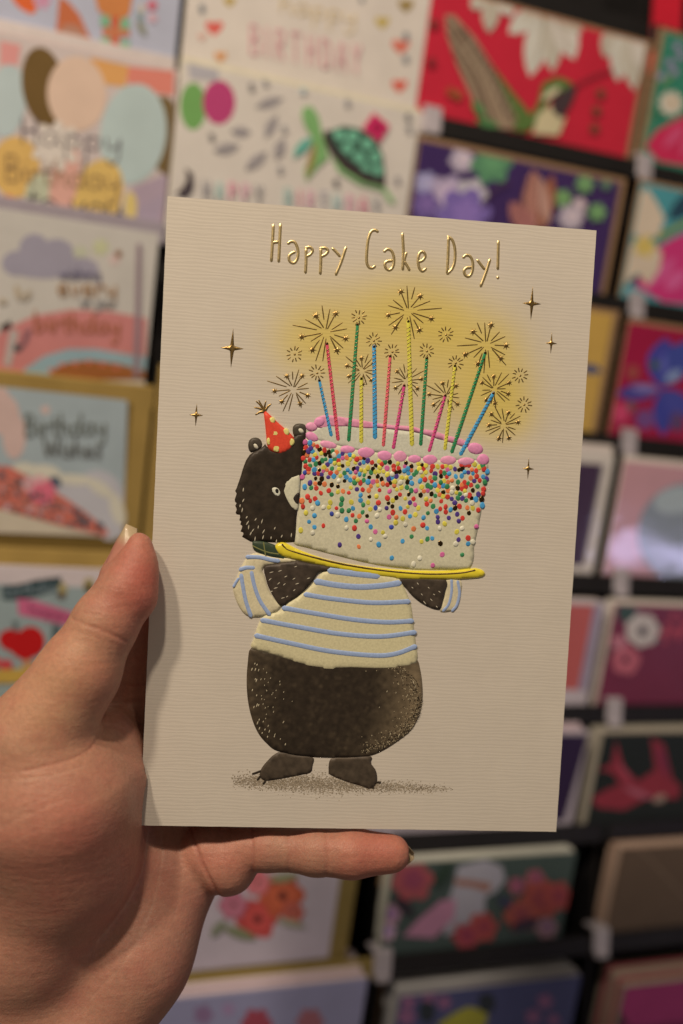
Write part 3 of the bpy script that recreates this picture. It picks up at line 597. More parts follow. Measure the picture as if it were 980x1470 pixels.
c = BgCard(2, [(590, 405), (884, 455), (846, 615), (560, 575)], 'mustard yellow card beside the right edge of the held card', A(190, 146, 66), full=True)
c.piece('printed_bird', [ZD3([(330, 345), (380, 350), (415, 375), (370, 390), (330, 380)])], A(70, 78, 100)); c.piece('printed_beak', [ZD3([(405, 368), (425, 378), (400, 382)])], A(60, 44, 30))
c.envelope('kraft envelope behind the mustard card', M_KRAFT, 0.001, 0.005, 0.0028)

c = BgCard(3, [(575, 622), (892, 654), (843, 811), (550, 792)], 'cellophaned white bordered dark plum card right of the held card', A(205, 188, 184), mat=M_CELLO, full=True)
c.piece('printed_panel', [ZR([(-715, 95), (312, 172), (205, 705), (-800, 650)])], A(58, 34, 52)); c.piece('printed_panel_line', [ZR([(306, 172), (318, 173), (212, 705), (200, 705)])], A(110, 100, 96))
c.stack(2, 0.0022, 'white envelope edge behind the dark plum card', [A(210, 184, 160)], name='envelope', cat='envelope', dy=0.004, group='envelopes behind the dark plum card')
c = BgCard(4, [(570, 850), (882, 868), (833, 985), (545, 978)], 'white bordered coral card right of the held card', A(190, 170, 160), mat=M_CELLO, full=True)
c.piece('printed_panel', [ZR([(-730, 880), (272, 915), (185, 1360), (-800, 1330)])], A(184, 86, 76)); c.piece('printed_panel_line', [ZR([(266, 915), (312, 917), (225, 1362), (180, 1360)])], A(150, 132, 140))
c.stack(3, 0.0032, 'white card edge in the stack behind the coral card', [A(205, 180, 160), A(212, 190, 172)], group='cards stacked behind the coral card')
c = BgCard(5, [(560, 1050), (856, 1053), (811, 1175), (535, 1175)], 'white bordered deep violet card beside the lower right corner of the held card', A(170, 152, 146), full=True)
c.piece('printed_panel', [ZD6([(-500, 455), (303, 470), (215, 765), (-500, 770)])], A(44, 28, 52))
c.stack(6, 0.0024, 'pale card edge in the stack behind the deep violet card', [A(196, 170, 155), A(178, 150, 142)], group='cards stacked behind the deep violet card')

c = BgCard(6, [(566, 1232), (824, 1232), (806, 1345), (548, 1352)], 'dark teal card with white bird and pink flowers below the held card', A(66, 76, 66), full=True)
c.piece('printed_bird', [ZBR([(320, 150), (400, 130), (450, 150), (460, 190), (430, 225), (400, 240), (400, 290), (340, 330), (280, 355), (290, 260), (310, 200)])], A(160, 150, 146))
c.piece('printed_wing', [ZBR([(160, 355), (200, 310), (270, 250), (315, 245), (310, 300), (250, 360)])], A(176, 118, 130)); c.piece('printed_collar', [ZBR([(310, 185), (360, 190), (420, 200), (410, 225), (360, 210), (315, 205)])], A(150, 100, 78))
for x, y, r, k in ((185, 190, 66, A(160, 76, 74)), (120, 290, 34, A(170, 128, 130)), (110, 340, 30, A(186, 150, 148)), (545, 185, 30, A(160, 88, 88)), (490, 205, 26, A(160, 88, 92)), (560, 245, 60, A(158, 72, 58)), (610, 235, 46, A(160, 70, 60)), (500, 290, 50, A(160, 78, 62)), (390, 325, 46, A(166, 72, 62)), (340, 350, 40, A(158, 66, 66)), (575, 325, 34, A(150, 110, 105))):
    c.piece('printed_flower', [ZBR(flower(x, y, r, 6, .4, .72))], k); c.piece('printed_petal', [ZBR(flower(x + 4, y - 3, r * .55, 5, .1, .55))], k * np.array((.75, .7, 1.1)))
c.piece('printed_leaf', [ZBR(leaf(250, 210, 300, 130, 36)), ZBR(leaf(130, 235, 190, 290, 34)), ZBR(leaf(430, 240, 480, 260, 24)), ZBR(leaf(470, 330, 560, 300, 30))], [A(44, 58, 44), A(50, 40, 44), A(60, 58, 76), A(58, 44, 56)])
c.stack(5, 0.0024, 'cream card edge in the stack behind the white bird card', [A(176, 164, 138), A(188, 176, 150)], group='cards stacked behind the white bird card')
e = c.envelope('kraft envelope at the back of the white bird card stack', M_KRAFT, 0.0, 0.001, 0.003, dz=0.0145)

c = BgCard(7, [(575, 1420), (828, 1410), (806, 1560), (552, 1570)], 'dark blue card with a yellow bird in the lowest row', A(74, 74, 100), full=True)
c.piece('printed_bird', [ZBR([(260, 612), (310, 580), (350, 560), (410, 575), (400, 620), (300, 660)])], A(160, 148, 50)); c.piece('printed_bird_head', [ZBR(ec(405, 550, 26, 30)), ZBR(ec(230, 575, 24, 34))], A(44, 48, 50))
c.piece('printed_flower', [ZBR(flower(x, y, r, 5, .3, .6)) for x, y, r in ((235, 525, 26), (280, 548, 22), (175, 545, 24), (170, 590, 28), (575, 545, 24), (540, 590, 24), (600, 600, 20))], A(140, 90, 112))
c.stack(7, 0.0032, 'cream card edge in the stack behind the dark blue card', [A(172, 160, 144), A(150, 138, 124), A(182, 170, 152)], group='cards stacked behind the dark blue card')
c.envelope('kraft envelope at the back of the dark blue card stack', M_KRAFT, 0.0, 0.001, 0.003, dz=0.0255)

# -- right column
c = BgCard(0, [(950, 58), (1262, 118), (1238, 295), (922, 232)], 'teal card with white daisy and magenta bloom at the top right', A(52, 118, 88), full=True)
c.piece('printed_bloom', [ZC([(340, 670), (390, 600), (460, 560), (600, 500), (760, 560), (760, 800), (400, 740)])], A(198, 42, 74)); c.piece('printed_petal', [ZC(leaf(420, 680, 520, 570, 50)), ZC(leaf(500, 720, 560, 600, 40))], A(208, 76, 104))
c.piece('printed_daisy', [ZC(flower(455, 475, 58, 10, 0, .7))], A(206, 190, 156)); c.piece('printed_daisy_centre', [ZC(ec(460, 470, 15))], A(180, 136, 76))
c.piece('printed_sprig', [ZC(flower(x, y, 22, 5)) for x, y in ((485, 215), (500, 260), (450, 290), (410, 350), (470, 330))], A(150, 130, 150)); c.piece('printed_leaf', [ZC(leaf(400, 400, 470, 340, 24)), ZC(leaf(320, 600, 370, 540, 20)), ZC(leaf(330, 560, 300, 640, 20)), ZC(leaf(350, 500, 420, 540, 22))], [A(100, 140, 80), A(120, 130, 80), A(110, 130, 80), A(60, 110, 70)])
c.envelope('kraft envelope behind the teal daisy card', M_KRAFT, 0.0035, 0.001, 0.002)
c = BgCard(1, [(917, 266), (1222, 322), (1198, 490), (893, 432)], 'turquoise card with cream orchid and magenta bloom', A(76, 140, 136), full=True)
c.piece('printed_leaf', [ZC(leaf(440, 1010, 620, 860, 90)), ZC(leaf(250, 1300, 320, 1270, 30))], A(40, 66, 76)); c.piece('printed_bloom', [ZC([(400, 1130), (470, 1090), (640, 1020), (760, 1100), (760, 1420), (420, 1385), (290, 1310), (340, 1230)])], A(198, 52, 102))
c.piece('printed_petal', [ZC(leaf(330, 1330, 480, 1180, 50)), ZC(leaf(430, 1330, 520, 1240, 70))], A(208, 88, 128)); c.piece('printed_stem', [ZC([(380, 1085), (440, 1050), (560, 990), (570, 1015), (460, 1070), (400, 1110)])], A(120, 132, 66))
c.piece('printed_orchid', [ZC([(300, 880), (345, 865), (390, 930), (425, 1000), (400, 1080), (330, 1100), (270, 1070), (280, 960)]), ZC([(235, 1120), (330, 1090), (415, 1160), (400, 1240), (350, 1310), (300, 1250), (240, 1310), (210, 1300)])], A(204, 178, 144)); c.piece('printed_orchid_heart', [ZC(flower(335, 1130, 55, 5, 0, .5))], A(204, 172, 86))
c.envelope('kraft envelope behind the turquoise orchid card', M_KRAFT, 0.0015, 0.001, 0.0024)
c = BgCard(2, [(905, 465), (1210, 508), (1172, 672), (873, 620)], 'crimson card with blue flower on the right', A(150, 20, 52), full=True)
c.piece('printed_flower', [ZD3(leaf(640, 440, 665, 240, 130)), ZD3(leaf(650, 440, 760, 250, 120)), ZD3(leaf(650, 450, 460, 470, 70)), ZD3(leaf(650, 450, 655, 640, 80)), ZD3(leaf(650, 450, 770, 560, 90))], [A(66, 62, 130), A(62, 70, 130), A(72, 62, 120), A(58, 60, 126), A(66, 66, 128)])
c.piece('printed_petal', [ZD3(leaf(660, 420, 730, 370, 40)), ZD3(leaf(640, 450, 520, 440, 30)), ZD3(leaf(655, 300, 660, 400, 30))], [A(130, 140, 165), A(130, 110, 150), A(90, 90, 150)]); c.piece('printed_bud', [ZD3(ec(620, 350, 18)), ZD3(ec(530, 380, 26, 30)), ZD3(ec(520, 520, 22)), ZD3(ec(480, 545, 36, 40)), ZD3(ec(580, 570, 40, 40)), ZD3(ec(710, 580, 30, 40))], [A(70, 90, 62), A(150, 66, 56), A(110, 80, 80), A(192, 62, 88), A(110, 66, 110), A(90, 60, 90)])
c.envelope('kraft envelope behind the crimson card', M_KRAFT, 0.001, 0.001, 0.0026)
c = BgCard(3, [(899, 664), (1202, 690), (1165, 852), (866, 812)], 'glossy cellophaned pink card with silver oval on the right', A(192, 138, 132), mat=M_CELLO, full=True)
c.piece('printed_oval', [ZR(ell(760, 540, 265, 270, 0, 40))], A(132, 136, 134)); c.piece('painted_shine', [ZR(ell(700, 360, 120, 70, -.2, 24))], A(165, 170, 160))  # the oval's shine is a paler ellipse painted on it
c.stack(2, 0.002, 'white envelope edge behind the glossy pink card', [A(214, 186, 160)], name='envelope', cat='envelope', dy=0.003, group='envelopes behind the glossy pink card')
c = BgCard(4, [(891, 866), (1192, 880), (1152, 1012), (853, 992)], 'burgundy card with white anemone on the right', A(112, 34, 56), mat=M_CELLO, full=True)
c.piece('printed_leaf', [ZR(ec(440, 950, 50, 60)), ZR(ec(590, 1060, 50, 50)), ZR(leaf(330, 1200, 400, 1080, 40))], [A(48, 70, 58), A(60, 62, 70), A(80, 40, 50)]); c.piece('printed_berries', [ZR(P) for P in spots(670, 1020, 90, 90, 16, 12, 22)], A(168, 60, 72))
c.piece('printed_anemone', [ZR(flower(520, 1045, 92, 7, .2, .82))], A(194, 176, 158)); c.piece('printed_flower', [ZR(flower(432, 1205, 78, 5, .3, .82)), ZR(flower(395, 1110, 45, 5, 0, .7))], [A(186, 92, 98), A(186, 112, 116)]); c.piece('printed_flower_centre', [ZR(ec(520, 1050, 24)), ZR(ec(430, 1200, 20))], [A(40, 32, 44), A(90, 34, 50)])
c.stack(4, 0.0026, 'cream card edge in the stack behind the burgundy anemone card', [A(206, 182, 158), A(214, 192, 168)], group='cards stacked behind the burgundy anemone card')
c = BgCard(5, [(872, 1052), (1182, 1050), (1142, 1172), (838, 1170)], 'dark green black card with pink bird on the right', A(30, 34, 30), full=True)
c.piece('printed_bird', [ZD6([(300, 690), (360, 660), (410, 640), (380, 600), (320, 590), (380, 570), (395, 490), (420, 580), (470, 630), (530, 590), (515, 480), (560, 500), (590, 620), (620, 650), (610, 690), (500, 690), (420, 730), (330, 720)])], A(140, 46, 54)); c.piece('printed_feather', [ZD6(leaf(420, 650, 520, 690, 24)), ZD6(leaf(520, 700, 570, 680, 26)), ZD6(leaf(400, 560, 450, 640, 20)), ZD6(leaf(540, 500, 575, 620, 26))], [A(164, 84, 92), A(160, 130, 108), A(165, 66, 76), A(120, 42, 62)])
c.stack(5, 0.0028, 'cream card edge in the stack behind the pink bird card', [A(176, 160, 132), A(160, 142, 118)], group='cards stacked behind the pink bird card')
c = BgCard(6, [(902, 1210), (1192, 1206), (1142, 1328), (862, 1333)], 'brown kraft envelope facing out at the lower right', A(92, 72, 54), full=True, name='envelope', cat='envelope', group='envelopes facing out')
c.strokes('flap_edge', [ZD6([(470, 855), (560, 950), (640, 1040)])], 0.0005, A(120, 96, 74)); c.strokes('flap_edge', [ZD6([(640, 1040), (760, 860)])], 0.0005, A(120, 96, 74))
c.stack(5, 0.0030, 'pale card edge in the stack behind the brown envelope', [A(168, 132, 104), A(176, 146, 120), A(150, 118, 92)], group='cards stacked behind the brown envelope')
c = BgCard(7, [(898, 1402), (1190, 1395), (1140, 1560), (866, 1570)], 'magenta floral card at the lower right corner', A(110, 40, 66), full=True)
c.piece('printed_bloom', [ZD6([(400, 1330), (480, 1300), (640, 1290), (720, 1400), (640, 1460), (450, 1480), (370, 1430)]), ZD6([(340, 1300), (380, 1280), (420, 1320), (380, 1400), (330, 1380)])], [A(148, 48, 88), A(150, 36, 50)]); c.piece('printed_leaf', [ZD6(leaf(330, 1400, 430, 1470, 50))], A(50, 36, 40))
c.stack(7, 0.0034, 'pale card edge in the stack behind the magenta floral card', [A(170, 150, 122), A(150, 132, 104), A(165, 60, 70)], group='cards stacked behind the magenta floral card')
# =================================================================== the held card
card = bpy.data.objects.new('greeting_card', None); COL.objects.link(card)
CARDM = mat4(CAM_ROT @ CD_R, cam2world(CD_T)); card.matrix_world = CARDM
tag(card, 'cream embossed card with bear carrying a candlelit cake, held up in the hand', 'card')
_co = -CD_R.T @ CD_T
def K(px, z=0.0):
    """photo pixels -> metres on the card (or on a plane z in front of it)"""
    px = np.atleast_2d(np.asarray(px, float)); d = np.stack([(px[:, 0] - 490) / FPX, -(px[:, 1] - 735) / FPX, -np.ones(len(px))], 1) @ CD_R
    k = (z - _co[2]) / d[:, 2]; return (_co + d * k[:, None])[:, :2]
EMB = 0.48; MM = 0.001; PXM = 0.2 * MM
# front and back panels; yellow airbrush is printed into the front's ink colour
nx, ny = 80, 116
X = np.linspace(-CARD_W / 2, CARD_W / 2, nx); Y = np.linspace(-CARD_H / 2, CARD_H / 2, ny)
gx, gy = np.meshgrid(X, Y); P = np.stack([gx.ravel(), gy.ravel()], 1)
def panel_mesh(name, z0, z1, col, mat, bend):
    n = nx * ny; zb = bend(P); edge = np.minimum.reduce([P[:, 0] + CARD_W / 2, CARD_W / 2 - P[:, 0], P[:, 1] + CARD_H / 2, CARD_H / 2 - P[:, 1]])
    wv = np.where(edge < 1e-6, 1.0, 0.0)
    PX = P[:, 0] + wv * 0.00002 * np.sin(P[:, 1] * 900 + 1.3) * np.sign(P[:, 0]); PY = P[:, 1] + wv * 0.00002 * np.sin(P[:, 0] * 800)
    V = [(x, y, z1 + b) for x, y, b in zip(PX, PY, zb)] + [(x, y, z0 + b) for x, y, b in zip(PX, PY, zb)]; F = []
    for j in range(ny - 1):
        for i in range(nx - 1):
            a = j * nx + i; F.append((a, a + 1, a + nx + 1, a + nx)); F.append((n + a, n + a + nx, n + a + nx + 1, n + a + 1))
    for i in range(nx - 1):
        F.append((i + 1, i, n + i, n + i + 1)); a = (ny - 1) * nx + i; F.append((a, a + 1, n + a + 1, n + a))
    for j in range(ny - 1):
        a = j * nx; F.append((a, a + nx, n + a + nx, n + a)); a = j * nx + nx - 1; F.append((a + nx, a, n + a, n + a + nx))
    o = new_obj(name, V, F, mat, card, np.vstack([col, col]), smooth=False); return o
CR = A(206, 186, 160) * np.array((.80, .785, .73))
glow = np.zeros(len(P))
for x, y, r, a in ((470, 480, 74, .74), (590, 450, 66, .8), (540, 455, 55, .6), (640, 470, 60, .75), (700, 500, 62, .8), (720, 560, 58, .8), (520, 520, 55, .4), (600, 520, 70, .5), (660, 560, 60, .6), (436, 490, 54, .5), (735, 600, 40, .6), (700, 600, 40, .45)):
    q = K([(x, y)])[0]; glow = 1 - (1 - glow) * (1 - a * np.exp(-((P[:, 0] - q[0]) ** 2 + (P[:, 1] - q[1]) ** 2) / (r * PXM) ** 2 * 1.3))
glow = np.clip(glow * 1.08, 0, 1)
YEL = A(200, 168, 78) * .92
fc = CR[None] * (1 - glow[:, None]) + YEL[None] * glow[:, None]
panel_mesh('front_panel', -0.00042, 0.0, fc, M_LAID, lambda P: 0 * P[:, 0])
panel_mesh('back_panel', -0.00042, 0.0, np.tile(CR, (len(P), 1)), M_LAID, lambda P: -0.0005 - (P[:, 0] + CARD_W / 2) * 0.012)

def relief(name, polys, base, h, r, col, mat=None, res=0.9, parent=None, sm=4, colf=None):
    b = Bag()
    for i, q in enumerate(polys):
        q = np.asarray(q, float)
        if sm: q = smooth_closed(q, sm)
        L = K(q); v, f = puff_geo(L, base * MM, h * MM, r * MM, res * MM)
        c = col[i] if isinstance(col, list) else col
        if colf is not None: c = colf(np.array(v)[:, :2], c)
        b.add(v, f, c)
    return b.build(name, mat or M_INK, parent or card)
def ridge(name, paths, rpx, base, h, mat, col=(1, 1, 1), parent=None, sm=True, seg=6):
    b = Bag()
    for q in paths:
        q = smooth_open(q, 6) if sm and len(q) > 2 else np.asarray(q, float)
        if len(q) == 2: q = np.linspace(q[0], q[1], 4)
        v, f = stroke_geo(K(q), rpx * PXM, base * MM, h * MM, seg); b.add(v, f, col)
    return b.build(name, mat, parent or card)

# ---- gold lettering
ZL = zm(360, 300, 2.45)
LET = [[[(79, 57), (76, 120), (72, 183)], [(104, 55), (101, 120), (98, 185)], [(77, 119), (97, 116)]],
 [[(131, 122), (140, 115), (153, 117), (162, 132), (166, 152), (164, 172), (156, 187), (146, 190), (136, 183), (134, 168), (142, 157), (154, 152)]],
 [[(194, 142), (194, 185), (192, 224)], [(193, 137), (208, 135), (217, 146), (210, 159), (196, 167)]],
 [[(246, 142), (246, 185), (244, 228)], [(244, 139), (262, 138), (271, 148), (263, 160), (247, 168)]],
 [[(288, 140), (300, 152), (312, 166)], [(334, 136), (318, 185), (299, 231)]],
 [[(446, 80), (436, 75), (423, 80), (413, 105), (408, 145), (407, 185), (414, 204), (426, 208), (436, 202)]],
 [[(469, 150), (480, 142), (493, 147), (501, 163), (503, 185), (498, 206), (487, 215), (475, 209), (471, 195), (478, 185), (494, 182)]],
 [[(533, 88), (536, 150), (534, 213)], [(546, 156), (541, 172), (538, 186)], [(540, 186), (549, 200), (557, 215)]],
 [[(590, 187), (605, 180), (613, 166), (607, 152), (596, 153), (589, 168), (588, 190), (593, 210), (603, 219), (615, 211)]],
 [[(695, 100), (693, 165), (690, 226)], [(693, 98), (708, 110), (717, 140), (717, 180), (708, 210), (691, 228)]],
 [[(747, 171), (757, 163), (770, 167), (779, 184), (780, 208), (774, 230), (763, 238), (752, 231), (750, 217), (758, 208), (772, 206)]],
 [[(797, 181), (808, 196), (820, 211)], [(840, 179), (826, 225), (808, 272)]],
 [[(870, 115), (869, 165), (868, 211)], [(868, 240), (868, 244)]]]
for g in LET: ridge('letter', [ZL(p) for p in g], 2.15, 0.0, 0.42, M_FOIL, seg=8)

# ---- fireworks (dark gold foil)
TPL = [((-23, -165), (-11, -82)), ((30, -165), (2, -20)), ((-143, -90), (-28, -26)), ((114, -65), (40, -18)), ((-218, -47), (-58, -15)), ((144, -23), (30, -3)),
       ((-106, 65), (-22, 12)), ((122, 112), (28, 26)), ((-63, 183), (-13, 32)), ((-18, 177), (2, 42)), ((94, 165), (32, 40))]
TST = [((-63, -105), (-14, -30)), ((64, -120), (12, -22)), ((-153, 30), (-33, 8)), ((127, 40), (56, 17)), ((-85, 113), (-42, 52)), ((72, 115), (34, 44))]
def star_poly(x, y, r, n, ph): return np.array([(x + (r if k % 2 == 0 else r * .34) * math.cos(ph + math.pi * k / n), y + (r if k % 2 == 0 else r * .34) * math.sin(ph + math.pi * k / n)) for k in range(2 * n)])
def firework(cx, cy, s, rot, flip=1):
    c_, s_ = math.cos(rot), math.sin(rot); k = s / 4.4545
    def T(p): x, y = p[0] * flip * k, p[1] * k; return (cx + x * c_ - y * s_, cy + x * s_ + y * c_)
    b = Bag(); zb = 0.05
    for a, q in TPL:
        kk = random.uniform(.86, 1.06); A1 = np.array(T((a[0] * kk, a[1] * kk))); Q1 = np.array(T(q))
        v, f = stroke_geo(K(np.linspace(Q1, A1, 4)), 0.85 * PXM * (.75 + .3 * s), 0.02 * MM, 0.045 * MM, 4, taper=[.8, 1, 1, .7]); b.add(v, f)
    for a, q in TST:
        A1 = np.array(T(a)); Q1 = np.array(T(q))
        v, f = stroke_geo(K(np.linspace(Q1, A1, 4)), 0.85 * PXM * (.75 + .3 * s), 0.02 * MM, 0.045 * MM, 4); b.add(v, f)
        v, f = puff_geo(K(star_poly(A1[0], A1[1], 6.9 * s ** .6, 7, random.uniform(0, 1))), 0.03 * MM, 0.03 * MM, 0.3 * MM, 0.35 * MM); b.add(v, f)
    return b.build('firework', M_FOILD, card)
for a in ((467.3, 477, 1.0, 0, 1), (586, 447, .98, .12, -1), (697.6, 495, .95, -.25, 1), (420.6, 559, .76, .1, 1), (519.4, 532, .64, .5, 1), (583, 546.5, .62, -.3, -1), (639.6, 568.6, .68, .3, 1), (709.4, 558.8, .66, -.6, -1), (722.9, 610, .68, .9, 1)):
    firework(*a)
for cx, cy in ((422.4, 508.5), (454.7, 535.4), (514.5, 456), (536, 489), (562.7, 505), (612, 504), (639.6, 480.4), (653.5, 521), (746, 539), (751.8, 580.8)):
    b = Bag(); ph = random.uniform(0, 1)
    for k in range(11):
        t = ph + k * 2 * math.pi / 11 + random.uniform(-.08, .08); r1 = random.uniform(9.5, 12); r0 = r1 - random.uniform(4, 6)
        v, f = stroke_geo(K(np.linspace((cx + r0 * math.cos(t), cy + r0 * math.sin(t)), (cx + r1 * math.cos(t), cy + r1 * math.sin(t)), 3)), 0.85 * PXM, 0.02 * MM, .05 * MM, 4); b.add(v, f)
    v, f = puff_geo(K(ec(cx + .5, cy + .5, 1.7)), 0.02 * MM, .1 * MM, .3 * MM, .2 * MM); b.add(v, f)
    b.build('small_firework', M_FOILD, card)
for cx, cy, h, wd in ((333, 500, 29, 17), (763, 436, 25, 14), (791, 493, 16, 9), (281.5, 596, 17, 10.5), (758, 673, 16, 9)):
    q = []
    for k, (dx, dy) in enumerate(((0, -h), (wd, 0), (0, h), (-wd, 0))):
        q.append((cx + dx - dy * .06, cy + dy + dx * .06)); e = (((1, -1), (1, 1), (-1, 1), (-1, -1))[k]); q.append((cx + e[0] * wd * .17, cy + e[1] * wd * .2))
    relief('star', [q], 0.03, 0.07, 0.5, (1, 1, 1), M_FOILD, res=.45, sm=0)

# ---- cake
Z5 = zm(420, 590, 3.2667)
FROST = A(200, 128, 140); FROST2 = A(198, 120, 140)
cake = relief('cake', [Z5([(62, 130), (50, 200), (42, 290), (34, 380), (26, 460), (14, 560), (4, 622), (60, 640), (250, 690), (400, 724), (560, 744), (700, 746), (836, 738), (850, 640), (872, 540), (892, 430), (906, 330), (918, 250), (880, 225), (700, 225), (500, 205), (300, 180), (150, 140)])], 0.05, 0.45, 2.2, A(188, 173, 134), res=1.3, sm=2)
top = relief('cake_top', [Z5([(95, 85), (150, 60), (260, 64), (400, 76), (560, 94), (680, 120), (790, 155), (880, 195), (900, 235), (820, 240), (640, 235), (480, 210), (330, 190), (200, 165), (110, 140), (80, 115)])], 0.05, 0.2, 1.0, A(186, 174, 142), res=1.2, parent=cake, sm=3)
relief('back_frosting', [Z5([(105, 40), (150, 18), (235, 30), (300, 40), (400, 58), (480, 68), (560, 72), (600, 85), (660, 92), (720, 115), (780, 128), (830, 152), (812, 172), (740, 148), (680, 132), (630, 115), (560, 97), (480, 88), (400, 80), (330, 82), (250, 72), (190, 76), (140, 82), (110, 74)])], 0.20, 0.06, .4, A(196, 122, 132), res=.9, parent=cake, sm=2)
for x, y, rx, ry, an in ((88, 75, 29, 22, .2), (125, 52, 27, 24, -.5), (90, 122, 33, 22, .5), (165, 160, 44, 21, .2), (255, 182, 38, 21, 0), (343, 197, 42, 29, 0), (430, 212, 38, 27, .05), (502, 215, 34, 31, 0), (570, 227, 33, 22, 0), (643, 230, 37, 27, 0), (728, 233, 40, 25, 0), (812, 238, 42, 22, -.05), (890, 230, 31, 29, 0), (855, 177, 38, 28, .2)):
    relief('frosting_blob', [Z5(ell(x, y, rx, ry, an, 16))], 0.12, 0.75, min(rx, ry) / 3.2667 * .2 * 1.0, FROST if random.random() < .6 else FROST2, res=.55, parent=cake, sm=0)
PAL = [A(188, 52, 40), A(205, 110, 60), A(196, 176, 62), A(52, 116, 66), A(66, 134, 176), A(72, 48, 104), A(188, 88, 122), A(44, 34, 24), A(196, 182, 148), A(56, 66, 130)]
WT = [.17, .09, .13, .11, .16, .10, .06, .14, .02, .02]
sp = Bag(); gd = Bag(); pts = []
lo = Z5([(36, 140)])[0]; hi = Z5([(912, 740)])[0]
poly = Z5([(62, 118), (45, 230), (36, 380), (18, 540), (10, 610), (120, 650), (300, 690), (500, 725), (700, 728), (830, 720), (848, 640), (885, 470), (908, 330), (918, 255), (870, 250), (700, 255), (560, 246), (430, 236), (300, 210), (190, 185), (100, 160)])
tries = 0
while tries < 4600:
    tries += 1; x, y = rng.uniform(lo[0], hi[0]), rng.uniform(lo[1] - 5, hi[1])
    topy = 632 + (x - 437) * .14; t = (y - topy) / 150.0
    if t < 0 or not inside(poly, np.array([(x, y)]))[0]: continue
    dens = 1.0 if t < .28 else (.60 if t < .46 else .21 if t < .66 else .09 if t < .84 else .02)
    if rng.random() > dens: continue
    mind = 4.9 if t < .35 else 6.4
    if any((x - a) ** 2 + (y - b_) ** 2 < mind ** 2 for a, b_ in pts): continue
    pts.append((x, y)); i = rng.choice(len(PAL), p=WT)
    if i == 7 and t > .55 and rng.random() < .8: i = 8
    if i == 7 and t < .5 and rng.random() < .5: i = 7
    r = rng.uniform(3.5, 4.4); q = ell(x, y, r * rng.uniform(.85, 1), r * rng.uniform(1, 1.2), rng.uniform(-.4, .4), 10)
    v, f = puff_geo(K(q), 0.485 * MM, (.42 if i == 8 else .06 if i == 7 else .28 if rng.random() < .25 else .07) * MM, .6 * MM, .35 * MM)
    (gd if i == 7 else sp).add(v, f, PAL[i] * rng.uniform(.85, 1.1))
tag(sp.build('sprinkles', M_INK, cake), kind='stuff'); tag(gd.build('foil_sprinkles', M_FOILB, cake), kind='stuff')
# ---- candles
BLU, RED, GRN, YLW, COR, PNK = A(58, 134, 182), A(196, 66, 78), A(40, 118, 66), A(196, 178, 60), A(206, 84, 84), A(192, 64, 104)
for base, tp, wd, k in (((475.2, 624.8), (458, 545.5), 4.6, BLU), ((485, 630.8), (469, 492.8), 5, RED), ((500.3, 632), (513, 465), 5, GRN), ((518.3, 634.2), (518.3, 543), 5.6, YLW), ((538, 628), (536.7, 497), 6.2, BLU), ((550, 639.3), (559.8, 510.7), 4.8, COR), ((564.4, 642.8), (580, 552.7), 5, PNK), ((591, 638), (585.7, 460.8), 6.2, YLW), ((603.6, 638), (612.2, 513.5), 5, GRN), ((615.8, 647), (638.9, 566.9), 4.8, PNK), ((638.4, 644.5), (652.6, 524.5), 5, YLW), ((648.2, 648.9), (696.4, 505.6), 5.2, GRN), ((660.9, 651.9), (708.2, 563.7), 5.6, BLU)):
    B_, T_ = np.array(base), np.array(tp); d = T_ - B_; Ln = np.linalg.norm(d); u = d / Ln; nn = np.array((-u[1], u[0]))
    v, f = stroke_geo(K(np.linspace(B_, T_, 14)), wd / 2 * PXM, 0.20 * MM, .38 * MM, 6, taper=np.linspace(1.08, .82, 14)); bb = Bag(); bb.add(v, f, k)
    cn = bb.build('candle', M_INK, card)
    st = Bag()
    for t in np.arange(5, Ln - 6, 5.4):
        a = B_ + u * (t - 1.3) - nn * wd * .38; e = B_ + u * (t + 1.3) + nn * wd * .38
        v, f = stroke_geo(K(np.linspace(a, e, 3)), .55 * PXM, 0.50 * MM, .1 * MM, 3); st.add(v, f)
    v, f = puff_geo(K(ell(*(T_ - u * 1.0), 2.0, 2.6, math.atan2(u[1], u[0]) + math.pi / 2, 8)), 0.45 * MM, .15 * MM, .3 * MM, .25 * MM); st.add(v, f)
    st.build('foil_stripe', M_FOILB, cn); 
# ---- bear
Z3, Z4, Z6, Z7, Z8, Z9 = zm(320, 560, 6.533), zm(320, 680, 6.533), zm(320, 760, 2.579), zm(320, 920, 2.7222), zm(320, 760, 4.9), zm(330, 1040, 2.9697)
DK = A(42, 32, 21); MID = A(92, 74, 52)
def furcol(k0):
    def fn(p, c):
        n = rng.normal(0, .10, len(p)); return np.clip(np.asarray(c)[None] * (1 + n)[:, None], .003, .8)
    return fn
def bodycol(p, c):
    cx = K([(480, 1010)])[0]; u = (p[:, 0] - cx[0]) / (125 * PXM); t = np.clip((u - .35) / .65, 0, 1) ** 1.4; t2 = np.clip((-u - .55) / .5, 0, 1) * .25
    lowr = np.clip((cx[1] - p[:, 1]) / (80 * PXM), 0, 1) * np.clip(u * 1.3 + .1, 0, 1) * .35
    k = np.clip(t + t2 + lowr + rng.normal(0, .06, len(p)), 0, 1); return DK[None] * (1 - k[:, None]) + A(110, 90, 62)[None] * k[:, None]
gs = Bag(); 
for _ in range(6500):
    t = rng.beta(1.5, 1.9); x = 332 + 318 * t; sig = (9 if t < .5 else 7) * (1 - abs(t - .42) * .8); y = 1120 + 13 * t + rng.normal(0, sig * .8)
    if rng.random() < .25 * (t > .55): continue
    r = rng.uniform(.3, .85); s = rng.uniform(.8, 1.6)
    v, f = flat_geo(K(ell(x, y, r * s, r, 0, 6)), (0.012 + rng.random() * .01) * MM); gs.add(v, f, A(138, 118, 90) * rng.uniform(.55, 1.3))
tag(gs.build('stippled_shadow', M_PRINT, card, smooth=False), kind='stuff')
